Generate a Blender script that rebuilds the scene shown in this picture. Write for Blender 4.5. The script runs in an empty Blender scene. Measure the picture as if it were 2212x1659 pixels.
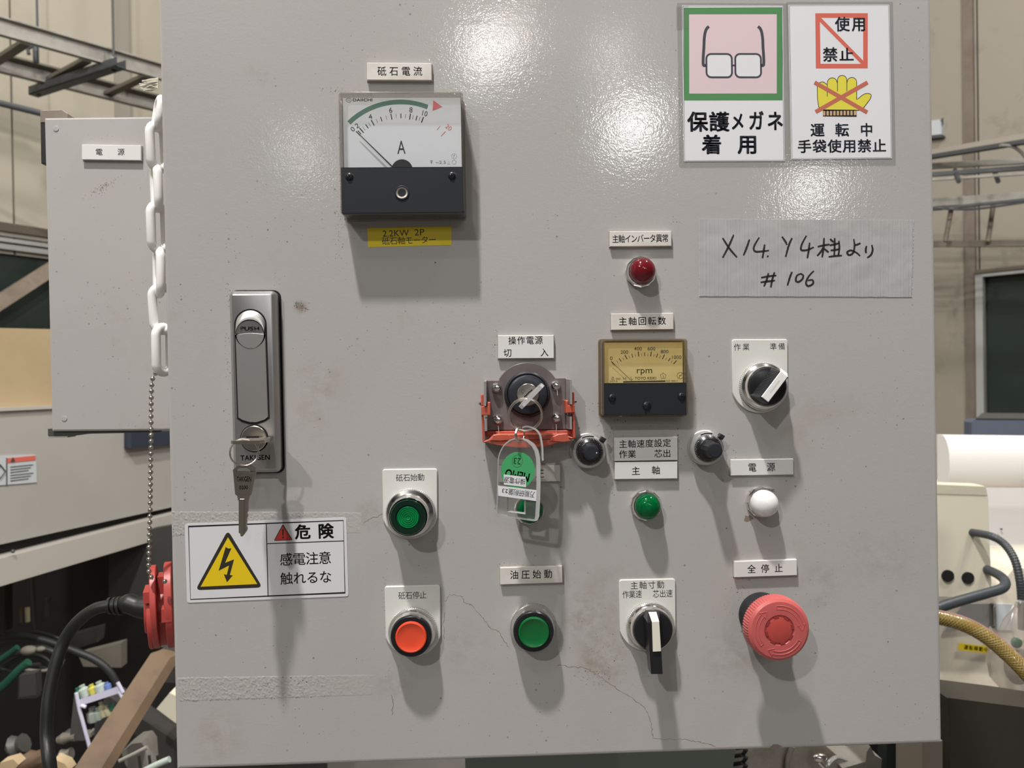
import bpy, math, random
from mathutils import Vector, Matrix
random.seed(7)
SC = bpy.context.scene
COL = SC.collection
PI = math.pi
# ------------------------------------------------------------------ camera
W, H, F = 2212.0, 1659.0, 1650.0
CXP, CYP = W / 2, H / 2
DIST, EYE = 0.471, 1.40            # distance of the lens from the door, height of the lens
XD = Vector((1.0, -0.0152, 0.0405)).normalized()      # door's right, in camera axes (x right, y down, z forward)
DD = Vector((0.0188, 1.0, 0.0079)); DD = (DD - XD * DD.dot(XD)).normalized()
ND = XD.cross(DD)                                      # into the door
CAM = Vector((0.0, -DIST, EYE))
def c2w(v): return Vector((v.dot(XD), v.dot(ND), -v.dot(DD)))
cam_data = bpy.data.cameras.new('camera')
cam_data.sensor_width = 36.0
cam_data.lens = F / W * 36.0
cam_data.clip_start = 0.01
cam_data.dof.use_dof = True
cam_data.dof.focus_distance = 0.462
cam_data.dof.aperture_fstop = 17.0
cam = bpy.data.objects.new('camera', cam_data)
COL.objects.link(cam)
ax, ay, az = c2w(Vector((1, 0, 0))), c2w(Vector((0, -1, 0))), c2w(Vector((0, 0, -1)))
m = Matrix((ax, ay, az)).transposed().to_4x4(); m.translation = CAM
cam.matrix_world = m
SC.camera = cam
# ------------------------------------------------------------------ world, lamps, exposure
SC.view_settings.view_transform = 'Standard'
SC.view_settings.look = 'None'
SC.view_settings.gamma = 1.0
SC.view_settings.use_curve_mapping = False
SC.view_settings.exposure = -0.12
w = bpy.data.worlds.new('hall_air'); SC.world = w; w.use_nodes = True
w.node_tree.nodes['Background'].inputs[0].default_value = (0.93, 0.97, 1.0, 1)
w.node_tree.nodes['Background'].inputs[1].default_value = 0.06
def lamp(name, d, dist, power, radius=0.14, col=(1.0, 0.975, 0.94)):
    l = bpy.data.lights.new(name, 'POINT'); l.energy = power; l.shadow_soft_size = radius; l.color = col
    o = bpy.data.objects.new(name, l); COL.objects.link(o)
    o.location = Vector((0, 0, EYE)) + Vector(d).normalized() * dist
K = 1.0
lamp('high_bay_or_fill_lamp', (-0.54, -1, 3.0), 2.35, 315 * K, 0.05)
lamp('high_bay_or_fill_lamp', (-0.58, -1, 0.80), 6.6, 500 * K, 0.09)
lamp('high_bay_or_fill_lamp', (-0.46, -1, 1.45), 5.4, 80 * K, 0.11)
lamp('high_bay_or_fill_lamp', (0.213, -1, 0.342), 13.0, 255 * K, 0.12)
lamp('high_bay_or_fill_lamp', (0.01, -1, 0.445), 10.5, 95 * K, 0.10)
lamp('high_bay_or_fill_lamp', (0.05, -1, 0.47), 10.6, 45 * K, 0.08)
lamp('high_bay_or_fill_lamp', (0.187, -1, 0.445), 11.0, 26 * K, 0.07)
lamp('high_bay_or_fill_lamp', (-0.235, -1, 0.305), 14.0, 36 * K, 0.08)
lamp('high_bay_or_fill_lamp', (0.456, -1, 0.25), 16.5, 160 * K, 0.12)
lamp('high_bay_or_fill_lamp', (-1.2, 0.9, 2.6), 5.0, 270 * K, 0.14)  # added fill lamp over the back area, to brighten the walls behind
lamp('high_bay_or_fill_lamp', (1.5, 0.6, 2.6), 5.0, 270 * K, 0.14)  # second added fill, for the left wall and machine faces
lamp('high_bay_or_fill_lamp', (1.2, -0.12, 2.3), 3.6, 200 * K, 0.12)  # added fill for the right side, hardly grazing the door
lamp('fill_lamp', (1.6, 0.35, 1.7), 2.36, 75 * K, 0.08)  # added fill behind the door's plane, for the things at the right
lamp('fill_lamp', (-0.25, 0.5, 1.9), 1.98, 26 * K, 0.08)  # added fill for the side of the left machine
# ------------------------------------------------------------------ materials
def principled(name):
    mt = bpy.data.materials.new(name); mt.use_nodes = True
    return mt, mt.node_tree, mt.node_tree.nodes['Principled BSDF']
def mat(name, col, rough=0.5, metal=0.0, bump=None, var=None, coat=0.0, trans=0.0, ior=1.45, spec=0.5):
    mt, nt, b = principled(name)
    N, L = nt.nodes, nt.links
    b.inputs['Base Color'].default_value = (*col, 1)
    b.inputs['Roughness'].default_value = rough
    b.inputs['Metallic'].default_value = metal
    b.inputs['Coat Weight'].default_value = coat
    b.inputs['Transmission Weight'].default_value = trans
    b.inputs['IOR'].default_value = ior
    b.inputs['Specular IOR Level'].default_value = spec
    tc = None
    if bump or var: tc = N.new('ShaderNodeTexCoord')
    if bump:
        n = N.new('ShaderNodeTexNoise'); n.inputs['Scale'].default_value = bump[0]; n.inputs['Detail'].default_value = 3
        bp = N.new('ShaderNodeBump'); bp.inputs['Strength'].default_value = bump[1]; bp.inputs['Distance'].default_value = bump[2] if len(bump) > 2 else 0.0004
        L.new(tc.outputs['Object'], n.inputs['Vector']); L.new(n.outputs['Fac'], bp.inputs['Height']); L.new(bp.outputs['Normal'], b.inputs['Normal'])
    if var:   # (scale, second colour, low, high)
        n = N.new('ShaderNodeTexNoise'); n.inputs['Scale'].default_value = var[0]; n.inputs['Detail'].default_value = 5; n.inputs['Roughness'].default_value = 0.65
        r = N.new('ShaderNodeMapRange'); r.inputs[1].default_value = var[2]; r.inputs[2].default_value = var[3]
        mx = N.new('ShaderNodeMix'); mx.data_type = 'RGBA'
        L.new(tc.outputs['Object'], n.inputs['Vector']); L.new(n.outputs['Fac'], r.inputs[0]); L.new(r.outputs[0], mx.inputs[0])
        mx.inputs[6].default_value = (*col, 1); mx.inputs[7].default_value = (*var[1], 1)
        L.new(mx.outputs[2], b.inputs['Base Color'])
    return mt
def paint(name, col, rough=0.3, specks=0.5, peel=0.35, stain=(0.30, 0.26, 0.20), stain_hi=0.82):
    """sprayed enamel: orange peel relief, oil stains, black dust specks"""
    mt, nt, b = principled(name); N, L = nt.nodes, nt.links
    tc = N.new('ShaderNodeTexCoord')
    def noise(s, d=2, r=0.5):
        n = N.new('ShaderNodeTexNoise'); n.inputs['Scale'].default_value = s; n.inputs['Detail'].default_value = d; n.inputs['Roughness'].default_value = r
        L.new(tc.outputs['Object'], n.inputs['Vector']); return n
    def mrange(src, a, c, lo=0.0, hi=1.0):
        r = N.new('ShaderNodeMapRange'); r.inputs[1].default_value = a; r.inputs[2].default_value = c; r.inputs[3].default_value = lo; r.inputs[4].default_value = hi
        L.new(src, r.inputs[0]); return r.outputs[0]
    def mix(fac, c1, c2):
        mx = N.new('ShaderNodeMix'); mx.data_type = 'RGBA'; L.new(fac, mx.inputs[0])
        for c, i in ((c1, 6), (c2, 7)):
            if isinstance(c, tuple): mx.inputs[i].default_value = (*c, 1)
            else: L.new(c, mx.inputs[i])
        return mx.outputs[2]
    def mul(a, c):
        q = N.new('ShaderNodeMath'); q.operation = 'MULTIPLY'; L.new(a, q.inputs[0])
        if isinstance(c, float): q.inputs[1].default_value = c
        else: L.new(c, q.inputs[1])
        return q.outputs[0]
    big = mrange(noise(5, 3).outputs['Fac'], 0.3, 0.75)
    c = mix(big, col, tuple(x * 0.93 for x in col))
    oil = mul(mrange(noise(9, 6, 0.7).outputs['Fac'], 0.60, stain_hi), 0.55)
    c = mix(oil, c, stain)
    for sc, th, gate in ((170, 0.13, 0.48), (420, 0.17, 0.52)):
        v = N.new('ShaderNodeTexVoronoi'); v.inputs['Scale'].default_value = sc; L.new(tc.outputs['Object'], v.inputs['Vector'])
        d = mrange(v.outputs['Distance'], th * 0.6, th, 1.0, 0.0)
        sep = N.new('ShaderNodeSeparateColor'); L.new(v.outputs['Color'], sep.inputs[0])
        g1 = mrange(sep.outputs[0], 0.80, 0.81)
        g2 = mrange(noise(16, 2).outputs['Fac'], gate, gate + 0.06)
        c = mix(mul(mul(mul(d, g1), g2), specks), c, (0.05, 0.04, 0.035))
    L.new(c, b.inputs['Base Color'])
    b.inputs['Roughness'].default_value = rough
    bp = N.new('ShaderNodeBump'); bp.inputs['Strength'].default_value = peel; bp.inputs['Distance'].default_value = 0.000115
    add = N.new('ShaderNodeMath'); add.operation = 'ADD'
    L.new(noise(800, 2).outputs['Fac'], add.inputs[0]); L.new(mul(noise(260, 1).outputs['Fac'], 0.8), add.inputs[1])
    L.new(add.outputs[0], bp.inputs['Height']); L.new(bp.outputs['Normal'], b.inputs['Normal'])
    return mt
def clear(name, tint=(1, 1, 1), body=0.10, bodycol=(0.75, 0.75, 0.75), rough=0.06):
    """thin clear plastic: mostly see-through, a little milky, with a gloss on top"""
    mt = bpy.data.materials.new(name); mt.use_nodes = True; nt = mt.node_tree; N, L = nt.nodes, nt.links
    N.clear(); out = N.new('ShaderNodeOutputMaterial')
    t = N.new('ShaderNodeBsdfTransparent'); t.inputs[0].default_value = (*tint, 1)
    d = N.new('ShaderNodeBsdfDiffuse'); d.inputs[0].default_value = (*bodycol, 1)
    g = N.new('ShaderNodeBsdfGlossy'); g.inputs['Roughness'].default_value = rough
    m1 = N.new('ShaderNodeMixShader'); m1.inputs[0].default_value = body; L.new(t.outputs[0], m1.inputs[1]); L.new(d.outputs[0], m1.inputs[2])
    lw = N.new('ShaderNodeLayerWeight'); pw = N.new('ShaderNodeMath'); pw.operation = 'POWER'; pw.inputs[1].default_value = 4.0
    fr = N.new('ShaderNodeMapRange'); fr.inputs[3].default_value = 0.035; fr.inputs[4].default_value = 0.6
    L.new(lw.outputs['Facing'], pw.inputs[0]); L.new(pw.outputs[0], fr.inputs[0])
    m2 = N.new('ShaderNodeMixShader'); L.new(fr.outputs[0], m2.inputs[0]); L.new(m1.outputs[0], m2.inputs[1]); L.new(g.outputs[0], m2.inputs[2])
    L.new(m2.outputs[0], out.inputs['Surface'])
    return mt
MT = {
 'door': paint('door_grey_enamel', (0.425, 0.410, 0.398), 0.085),
 'door_body': paint('cabinet_body_enamel', (0.45, 0.43, 0.41), 0.4),
 'residue': paint('rough_adhesive_residue', (0.42, 0.40, 0.385), 0.5, 1.0, 0.6),
 'white_plate': mat('white_engraved_plastic', (0.67, 0.66, 0.65), 0.32, var=(30, (0.60, 0.56, 0.52), 0.55, 0.85)),
 'old_plate': mat('yellowed_engraved_plastic', (0.64, 0.62, 0.58), 0.35, var=(38, (0.50, 0.42, 0.36), 0.45, 0.8)),
 'legend': mat('ivory_legend_plastic', (0.65, 0.645, 0.61), 0.3),
 'edge_dirt': mat('dusty_plate_edge', (0.32, 0.29, 0.25), 0.8),
 'ink': mat('black_ink', (0.012, 0.012, 0.014), 0.45),
 'ink_soft': mat('dark_print_ink', (0.045, 0.05, 0.065), 0.6),
 'ink_grey': mat('grey_print_ink', (0.25, 0.25, 0.26), 0.6),
 'marker': mat('marker_ink', (0.02, 0.018, 0.018), 0.4),
 'paper': mat('white_paper', (0.70, 0.70, 0.725), 0.5),
 'paper_tan': mat('white_sticker_film', (0.64, 0.64, 0.665), 0.35, bump=(60, 0.12, 0.0006)),
 'pink': mat('pink_print', (0.68, 0.53, 0.56), 0.5),
 'green_print': mat('green_print', (0.075, 0.235, 0.085), 0.5),
 'red_print': mat('red_print', (0.62, 0.13, 0.09), 0.5),
 'red_cross': mat('brick_red_print', (0.50, 0.135, 0.09), 0.5),
 'yellow_print': mat('yellow_print', (0.70, 0.62, 0.06), 0.5),
 'tan_print': mat('tan_print', (0.55, 0.36, 0.20), 0.5),
 'warn_yellow': mat('warning_yellow_print', (0.74, 0.52, 0.012), 0.35),
 'warn_black': mat('warning_black_print', (0.03, 0.026, 0.018), 0.4),
 'warn_red': mat('warning_red_print', (0.50, 0.045, 0.035), 0.4),
 'yellow_label': mat('yellow_label_tape', (0.72, 0.55, 0.015), 0.35),
 'black_plastic': mat('black_plastic', (0.012, 0.012, 0.014), 0.28, spec=0.5),
 'black_matte': mat('black_rubbed_plastic', (0.018, 0.019, 0.022), 0.42, bump=(900, 0.1, 0.0001)),
 'navy_plastic': mat('blue_black_plastic', (0.020, 0.023, 0.030), 0.35, bump=(1200, 0.15, 0.0001)),
 'hole': mat('dark_hole', (0.004, 0.004, 0.004), 0.9),
 'chrome': mat('chrome', (0.78, 0.76, 0.74), 0.13, 1.0),
 'satin': mat('satin_aluminium', (0.60, 0.60, 0.58), 0.34, 0.75, bump=(700, 0.15, 0.0001)),
 'zinc': mat('die_cast_grey', (0.43, 0.425, 0.43), 0.33, 0.85, bump=(1500, 0.12, 0.0001)),
 'zinc_flat': mat('die_cast_grey_lever', (0.40, 0.39, 0.385), 0.38, 0.75, bump=(1500, 0.12, 0.0001)),
 'steel_plate': mat('tarnished_steel', (0.30, 0.26, 0.25), 0.24, 0.55, bump=(60, 0.25, 0.0008), var=(45, (0.22, 0.18, 0.19), 0.4, 0.7)),
 'nickel': mat('nickel', (0.62, 0.58, 0.52), 0.25, 1.0, bump=(500, 0.2, 0.0002)),
 'brass_key': mat('worn_nickel_key', (0.44, 0.40, 0.34), 0.33, 1.0, bump=(420, 0.35, 0.0003)),
 'red_frame': mat('red_plastic_guard', (0.50, 0.085, 0.05), 0.4, var=(60, (0.38, 0.10, 0.07), 0.45, 0.7)),
 'red_button': mat('orange_red_button', (0.78, 0.075, 0.030), 0.3, coat=0.3),
 'green_button': mat('green_button', (0.003, 0.115, 0.026), 0.3, coat=0.3),
 'stop_red': mat('coral_red_stop', (0.50, 0.105, 0.100), 0.36, bump=(700, 0.1, 0.0001)),
 'stop_core': mat('deep_red_core', (0.44, 0.06, 0.05), 0.5),
 'stop_cut': mat('dark_red_recess', (0.28, 0.03, 0.03), 0.6),
 'lens_green': mat('green_lens', (0.0, 0.30, 0.09), 0.08, trans=0.75, ior=1.35),
 'lens_red': mat('red_lens', (0.26, 0.016, 0.028), 0.10, trans=0.55, ior=1.35, coat=0.4),
 'lens_white': mat('milky_lens', (0.74, 0.73, 0.73), 0.12, coat=0.5),
 'green_inner': mat('green_lens_rings', (0.0, 0.20, 0.05), 0.15, coat=0.6),
 'green_dark': mat('dark_green_lens_rim', (0.002, 0.018, 0.010), 0.12, coat=0.6),
 'red_inner': mat('red_lens_rings', (0.24, 0.015, 0.025), 0.2, coat=0.5),
 'meter_white': mat('meter_face_white', (0.74, 0.77, 0.80), 0.4),
 'meter_yellow': mat('aged_yellow_face', (0.80, 0.70, 0.43), 0.45, var=(60, (0.74, 0.62, 0.34), 0.45, 0.75)),
 'meter_green': mat('meter_green_band', (0.07, 0.20, 0.145), 0.5),
 'meter_red': mat('meter_red_mark', (0.72, 0.16, 0.17), 0.5),
 'meter_black': mat('meter_black_cover', (0.016, 0.018, 0.022), 0.5, spec=0.3, bump=(900, 0.15, 0.0001)),
 'clear': clear('clear_meter_plastic', (0.985, 0.985, 0.985), 0.02, (0.6, 0.6, 0.6), 0.03),
 'clear_side': clear('brownish_clear_edge', (0.88, 0.86, 0.83), 0.16, (0.42, 0.39, 0.36)),
 'clear_yellow': clear('yellowed_clear_cover', (0.97, 0.95, 0.87), 0.02, (0.6, 0.5, 0.3), 0.04),
 'clear_amber': clear('amber_clear_edge', (0.82, 0.75, 0.62), 0.22, (0.30, 0.24, 0.18)),
 'acrylic': clear('clear_acrylic', (0.94, 0.94, 0.94), 0.07, (0.62, 0.62, 0.62), 0.04),
 'acrylic_edge': clear('acrylic_rim', (0.85, 0.85, 0.85), 0.55, (0.70, 0.70, 0.70), 0.08),
 'laminate': clear('laminating_film', (0.97, 0.97, 0.97), 0.06, (0.6, 0.6, 0.6), 0.05),
 'memo_green': mat('green_paper_disc', (0.055, 0.345, 0.125), 0.45),
 'white_chain': mat('white_plastic_chain', (0.80, 0.79, 0.77), 0.3),
 'bead': mat('nickel_bead', (0.52, 0.50, 0.46), 0.18, 1.0),
 'socket_red': mat('red_socket_plastic', (0.42, 0.060, 0.050), 0.38),
 'cable': mat('black_rubber_cable', (0.012, 0.013, 0.013), 0.42),
 'cable_dark': mat('dark_hose', (0.018, 0.02, 0.02), 0.5),
 'wall': mat('beige_wall_panel', (0.47, 0.43, 0.345), 0.6, var=(1.4, (0.41, 0.37, 0.29), 0.45, 0.8)),
 'wall_r': mat('beige_plaster_wall', (0.32, 0.285, 0.23), 0.75, var=(3.2, (0.20, 0.18, 0.145), 0.56, 0.78)),
 'post': mat('brown_grey_post', (0.20, 0.165, 0.135), 0.6, var=(6, (0.15, 0.115, 0.085), 0.4, 0.7)),
 'post_pale': mat('pale_steel_post', (0.33, 0.30, 0.255), 0.6),
 'tray': mat('galvanised_tray', (0.33, 0.315, 0.28), 0.5, 0.3, var=(9, (0.22, 0.205, 0.18), 0.4, 0.7)),
 'tray_in': mat('rusty_tray_rung', (0.16, 0.145, 0.115), 0.7),
 'strut': mat('dark_strut', (0.075, 0.08, 0.085), 0.5, 0.2),
 'trim_brown': mat('brown_window_trim', (0.14, 0.115, 0.085), 0.6),
 'alu': mat('aluminium_window_frame', (0.46, 0.47, 0.46), 0.4, 0.3),
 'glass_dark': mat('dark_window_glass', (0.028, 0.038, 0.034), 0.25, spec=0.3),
 'wood_pale': mat('weathered_brace', (0.34, 0.28, 0.22), 0.7, var=(14, (0.26, 0.20, 0.15), 0.4, 0.7)),
 'wood': mat('brown_plank', (0.125, 0.080, 0.045), 0.65, var=(20, (0.08, 0.05, 0.03), 0.45, 0.75)),
 'carton': mat('tan_board', (0.44, 0.335, 0.20), 0.6, var=(8, (0.40, 0.30, 0.17), 0.4, 0.7)),
 'machine': mat('pale_machine_enamel', (0.40, 0.380, 0.350), 0.38, var=(3, (0.36, 0.34, 0.315), 0.4, 0.8)),
 'machine_edge': mat('ivory_machine_rail', (0.46, 0.43, 0.385), 0.38),
 'dark_void': mat('shade_black', (0.018, 0.017, 0.015), 0.8),  # near-black stands for deep shade under and behind the machines
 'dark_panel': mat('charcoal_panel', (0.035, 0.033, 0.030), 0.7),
 'dark_grey': mat('dark_grey_steel', (0.075, 0.075, 0.07), 0.5, 0.2),
 'handle_navy': mat('navy_handle', (0.03, 0.038, 0.055), 0.45),
 'sticker_blue': mat('pale_sticker', (0.50, 0.53, 0.55), 0.5),
 'cream': mat('cream_enamel', (0.62, 0.575, 0.46), 0.4),
 'cream_light': mat('light_cream_enamel', (0.70, 0.65, 0.52), 0.35),
 'white_enamel': mat('white_machine_enamel', (0.78, 0.75, 0.72), 0.28),
 'ivory': mat('ivory_machine_enamel', (0.72, 0.66, 0.55), 0.4, var=(7, (0.58, 0.52, 0.42), 0.45, 0.7)),
 'olive': mat('olive_brown_enamel', (0.026, 0.022, 0.016), 0.5),
 'blue_grey': mat('blue_grey_enamel', (0.10, 0.115, 0.155), 0.5),
 'conduit': mat('grey_conduit', (0.040, 0.046, 0.052), 0.4),
 'hose': mat('yellow_hose', (0.16, 0.098, 0.026), 0.3, coat=0.4),
 'hose_thread': mat('pale_hose_braid', (0.28, 0.215, 0.06), 0.4),
 'hose_stripe': mat('mauve_hose_stripe', (0.30, 0.16, 0.15), 0.4),
 'bag': clear('clear_bag_film', (0.90, 0.88, 0.85), 0.22, (0.50, 0.46, 0.42), 0.12),
 'green_grey': mat('green_grey_enamel', (0.16, 0.19, 0.165), 0.45),
 'worn_metal': mat('worn_bare_metal', (0.42, 0.39, 0.35), 0.4, 0.6, var=(25, (0.30, 0.24, 0.19), 0.45, 0.75)),
 'tan_post': mat('tan_grey_post', (0.24, 0.205, 0.165), 0.6),
 'bin_white': mat('lilac_white_wire', (0.58, 0.57, 0.70), 0.5),
 'bottle_pale': mat('pale_bottle', (0.36, 0.42, 0.37), 0.35),
 'bottle_cream': mat('cream_bottle', (0.48, 0.45, 0.28), 0.4),
 'bottle_yellow': mat('yellow_bottle', (0.50, 0.45, 0.07), 0.4),
 'bottle_blue': mat('blue_bottle', (0.10, 0.16, 0.35), 0.4),
 'bottle_green': mat('green_bottle', (0.03, 0.13, 0.08), 0.4),
 'green_hose': mat('green_hose', (0.012, 0.07, 0.042), 0.4),
 'floor': mat('concrete_floor', (0.13, 0.125, 0.115), 0.5, var=(2, (0.15, 0.14, 0.13), 0.4, 0.7)),
 'ceiling': mat('hall_ceiling', (0.13, 0.13, 0.125), 0.8),
 'crack': mat('paint_crack', (0.20, 0.165, 0.13), 0.8),
 'rust': mat('rust_stain', (0.22, 0.17, 0.10), 0.8),
 'tab_steel': mat('bright_bent_steel', (0.55, 0.53, 0.51), 0.25, 0.6),
 'speck': mat('dark_speck', (0.06, 0.045, 0.035), 0.8),
 'rope': mat('frayed_tape', (0.62, 0.60, 0.50), 0.5),
}
def tape_mat():
    mt, nt, b = principled('ribbed_silver_tape'); N, L = nt.nodes, nt.links
    tc = N.new('ShaderNodeTexCoord'); wv = N.new('ShaderNodeTexWave'); wv.bands_direction = 'X'
    wv.inputs['Scale'].default_value = 430; wv.inputs['Distortion'].default_value = 0.3
    L.new(tc.outputs['Object'], wv.inputs['Vector'])
    mx = N.new('ShaderNodeMix'); mx.data_type = 'RGBA'; L.new(wv.outputs['Fac'], mx.inputs[0])
    mx.inputs[6].default_value = (0.36, 0.36, 0.36, 1); mx.inputs[7].default_value = (0.53, 0.53, 0.53, 1)
    L.new(mx.outputs[2], b.inputs['Base Color'])
    n = N.new('ShaderNodeTexNoise'); n.inputs['Scale'].default_value = 45; L.new(tc.outputs['Object'], n.inputs['Vector'])
    b1 = N.new('ShaderNodeBump'); b1.inputs['Strength'].default_value = 0.35; b1.inputs['Distance'].default_value = 0.003; L.new(n.outputs['Fac'], b1.inputs['Height'])
    b2 = N.new('ShaderNodeBump'); b2.inputs['Strength'].default_value = 0.5; b2.inputs['Distance'].default_value = 0.0004
    L.new(wv.outputs['Fac'], b2.inputs['Height']); L.new(b1.outputs['Normal'], b2.inputs['Normal']); L.new(b2.outputs['Normal'], b.inputs['Normal'])
    b.inputs['Roughness'].default_value = 0.33
    return mt
MT['tape'] = tape_mat()
# ------------------------------------------------------------------ mapping pixels of the 2212x1659 frame to places
def ray(px, py): return c2w(Vector(((px - CXP) / F, (py - CYP) / F, 1.0)))
def at(px, py, y):
    """world point seen at a pixel, at world depth y (the door's face is y = 0)"""
    r = ray(px, py); return CAM + r * ((y - CAM.y) / r.y)
def door_mm(px, py, h=0.0):
    p = at(px, py, -h * 0.001); return p.x * 1000, (p.z - EYE) * 1000
class Plane:
    """vertical plane through at(px,py,y) whose horizontal runs at 'deg' right of forward"""
    def __init__(s, px, py, y, deg):
        s.o = at(px, py, y); a = math.radians(deg); s.d = Vector((math.sin(a), math.cos(a), 0)); s.n = Vector((s.d.y, -s.d.x, 0))
        if (CAM - s.o).dot(s.n) < 0: s.n = -s.n
    def p(s, px, py, off=0.0):
        r = ray(px, py); t = (s.o + s.n * off - CAM).dot(s.n) / r.dot(s.n); return CAM + r * t
# ------------------------------------------------------------------ mesh builder
class M:
    def __init__(s, sc=0.001): s.v, s.f, s.sc = [], [], sc
    def add(s, vs, fs):
        b = len(s.v); s.v += [tuple(v) for v in vs]; s.f += [tuple(b + i for i in f) for f in fs]; return s
    def layers(s, rings, cap0=True, cap1=True, close=False):
        n = len(rings[0]); vs = [p for r in rings for p in r]; fs = []
        k = len(rings)
        for a in range(k if close else k - 1):
            c = (a + 1) % k
            for i in range(n): j = (i + 1) % n; fs.append((a * n + i, a * n + j, c * n + j, c * n + i))
        if not close:
            if cap0: fs.append(tuple(range(n))[::-1])
            if cap1: fs.append(tuple((k - 1) * n + i for i in range(n)))
        return s.add(vs, fs)
    def prism(s, poly, z0, z1, ch=0.0, cap0=True):
        if area(poly) < 0: poly = poly[::-1]
        r = [[(x, y, z0) for x, y in poly]]
        if ch: r.append([(x, y, z1 - ch) for x, y in poly]); r.append([(x, y, z1) for x, y in inset(poly, ch)])
        else: r.append([(x, y, z1) for x, y in poly])
        return s.layers(r, cap0)
    def box(s, x0, x1, y0, y1, z0, z1, ch=0.0): return s.prism([(x0, y0), (x1, y0), (x1, y1), (x0, y1)], z0, z1, ch)
    def lathe(s, prof, cx=0, cy=0, n=64, knurl=None, cap0=True, cap1=True, dz=0):
        rings = []
        for q, (r, z) in enumerate(prof):
            ring = []
            for i in range(n):
                rr = r
                if knurl and q in knurl[0] and i % 2: rr = r - knurl[1]
                a = 2 * PI * i / n; ring.append((cx + rr * math.cos(a), cy + rr * math.sin(a), z + dz))
            rings.append(ring)
        return s.layers(rings, cap0, cap1)
    def tube(s, path, r, n=12, closed=False, rs=None):
        pts = [Vector(p) for p in path]; k = len(pts); rings = []
        up = None
        for i in range(k):
            a = pts[(i - 1) % k] if (closed or i > 0) else pts[i]; c = pts[(i + 1) % k] if (closed or i < k - 1) else pts[i]
            t = (c - a).normalized()
            if up is None: up = Vector((0, 0, 1)) if abs(t.z) < 0.9 else Vector((1, 0, 0))
            u = t.cross(up).normalized(); v = u.cross(t).normalized(); up = v
            rr = rs[i] if rs else r
            rings.append([tuple(pts[i] + (u * math.cos(2 * PI * j / n) + v * math.sin(2 * PI * j / n)) * rr) for j in range(n)])
        return s.layers(rings, close=closed)
    def stroke(s, pts, wd, z, th=0.06, closed=False):
        """flat pen stroke in the local plane"""
        k = len(pts); L_, R_ = [], []
        for i in range(k):
            a = pts[(i - 1) % k] if (closed or i > 0) else pts[i]; c = pts[(i + 1) % k] if (closed or i < k - 1) else pts[i]
            tx, ty = c[0] - a[0], c[1] - a[1]; q = math.hypot(tx, ty) or 1; nx, ny = -ty / q, tx / q
            ww = (wd[i] if isinstance(wd, (list, tuple)) else wd) / 2
            if (closed or 0 < i < k - 1):
                e1x, e1y = pts[i][0] - a[0], pts[i][1] - a[1]; e1 = math.hypot(e1x, e1y) or 1
                co = (e1x * tx + e1y * ty) / (e1 * q); ww = ww / max(0.5, co)
            L_.append((pts[i][0] + nx * ww, pts[i][1] + ny * ww)); R_.append((pts[i][0] - nx * ww, pts[i][1] - ny * ww))
        if closed:
            vs = [(x, y, z) for x, y in L_] + [(x, y, z) for x, y in R_]
            return s.add(vs, [(i, k + i, k + (i + 1) % k, (i + 1) % k) for i in range(k)])
        vs = [(x, y, z) for x, y in L_] + [(x, y, z) for x, y in R_]
        return s.add(vs, [(i, k + i, k + i + 1, i + 1) for i in range(k - 1)])
    def flat(s, poly, z):
        if area(poly) < 0: poly = poly[::-1]
        return s.add([(x, y, z) for x, y in poly], [tuple(range(len(poly)))])
    def ball(s, c, r, n=14, m_=8, sq=(1, 1, 1)):
        rings = []
        for a in range(1, m_):
            th = PI * a / m_; rings.append([(c[0] + r * sq[0] * math.sin(th) * math.cos(2 * PI * i / n), c[1] + r * sq[1] * math.sin(th) * math.sin(2 * PI * i / n), c[2] - r * sq[2] * math.cos(th)) for i in range(n)])
        return s.layers(rings)
    def quad(s, a, b, c, d): return s.add([a, b, c, d], [(0, 1, 2, 3)])
    def slab(s, a, b, c, d, off):
        """four corners (world) and a thickness vector"""
        o = Vector(off); q = [Vector(p) for p in (a, b, c, d)]
        return s.layers([[tuple(p + o) for p in q], [tuple(p) for p in q]])
    def build(s, name, mt, parent=None, smooth=35, kind=None, label=None):
        me = bpy.data.meshes.new(name)
        me.from_pydata([(x * s.sc, y * s.sc, z * s.sc) for x, y, z in s.v], [], s.f)
        me.validate(); me.update()
        import bmesh
        b = bmesh.new(); b.from_mesh(me); bmesh.ops.recalc_face_normals(b, faces=b.faces) if s.v and name not in FLAT else None; b.to_mesh(me); b.free()
        if smooth:
            me.shade_smooth(); me.set_sharp_from_angle(angle=math.radians(smooth))
        me.materials.append(MT[mt] if isinstance(mt, str) else mt)
        o = bpy.data.objects.new(name, me); COL.objects.link(o)
        if parent is not None: o.parent = parent.o if isinstance(parent, T) else parent
        if kind: o['kind'] = kind
        if label: o['label'] = label
        return o
FLAT = {'lettering', 'scale_marks', 'print'}
def area(p): return sum(p[i][0] * p[(i + 1) % len(p)][1] - p[(i + 1) % len(p)][0] * p[i][1] for i in range(len(p))) / 2
def inset(poly, d):
    n = len(poly); out = []
    for i in range(n):
        a, b, c = poly[i - 1], poly[i], poly[(i + 1) % n]
        e1 = (b[0] - a[0], b[1] - a[1]); e2 = (c[0] - b[0], c[1] - b[1])
        l1, l2 = math.hypot(*e1) or 1e-9, math.hypot(*e2) or 1e-9
        n1 = (-e1[1] / l1, e1[0] / l1); n2 = (-e2[1] / l2, e2[0] / l2)
        bx, by = n1[0] + n2[0], n1[1] + n2[1]; q = bx * n1[0] + by * n1[1]
        q = max(q, 0.5); out.append((b[0] + bx / q * d, b[1] + by / q * d))
    return out
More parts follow.
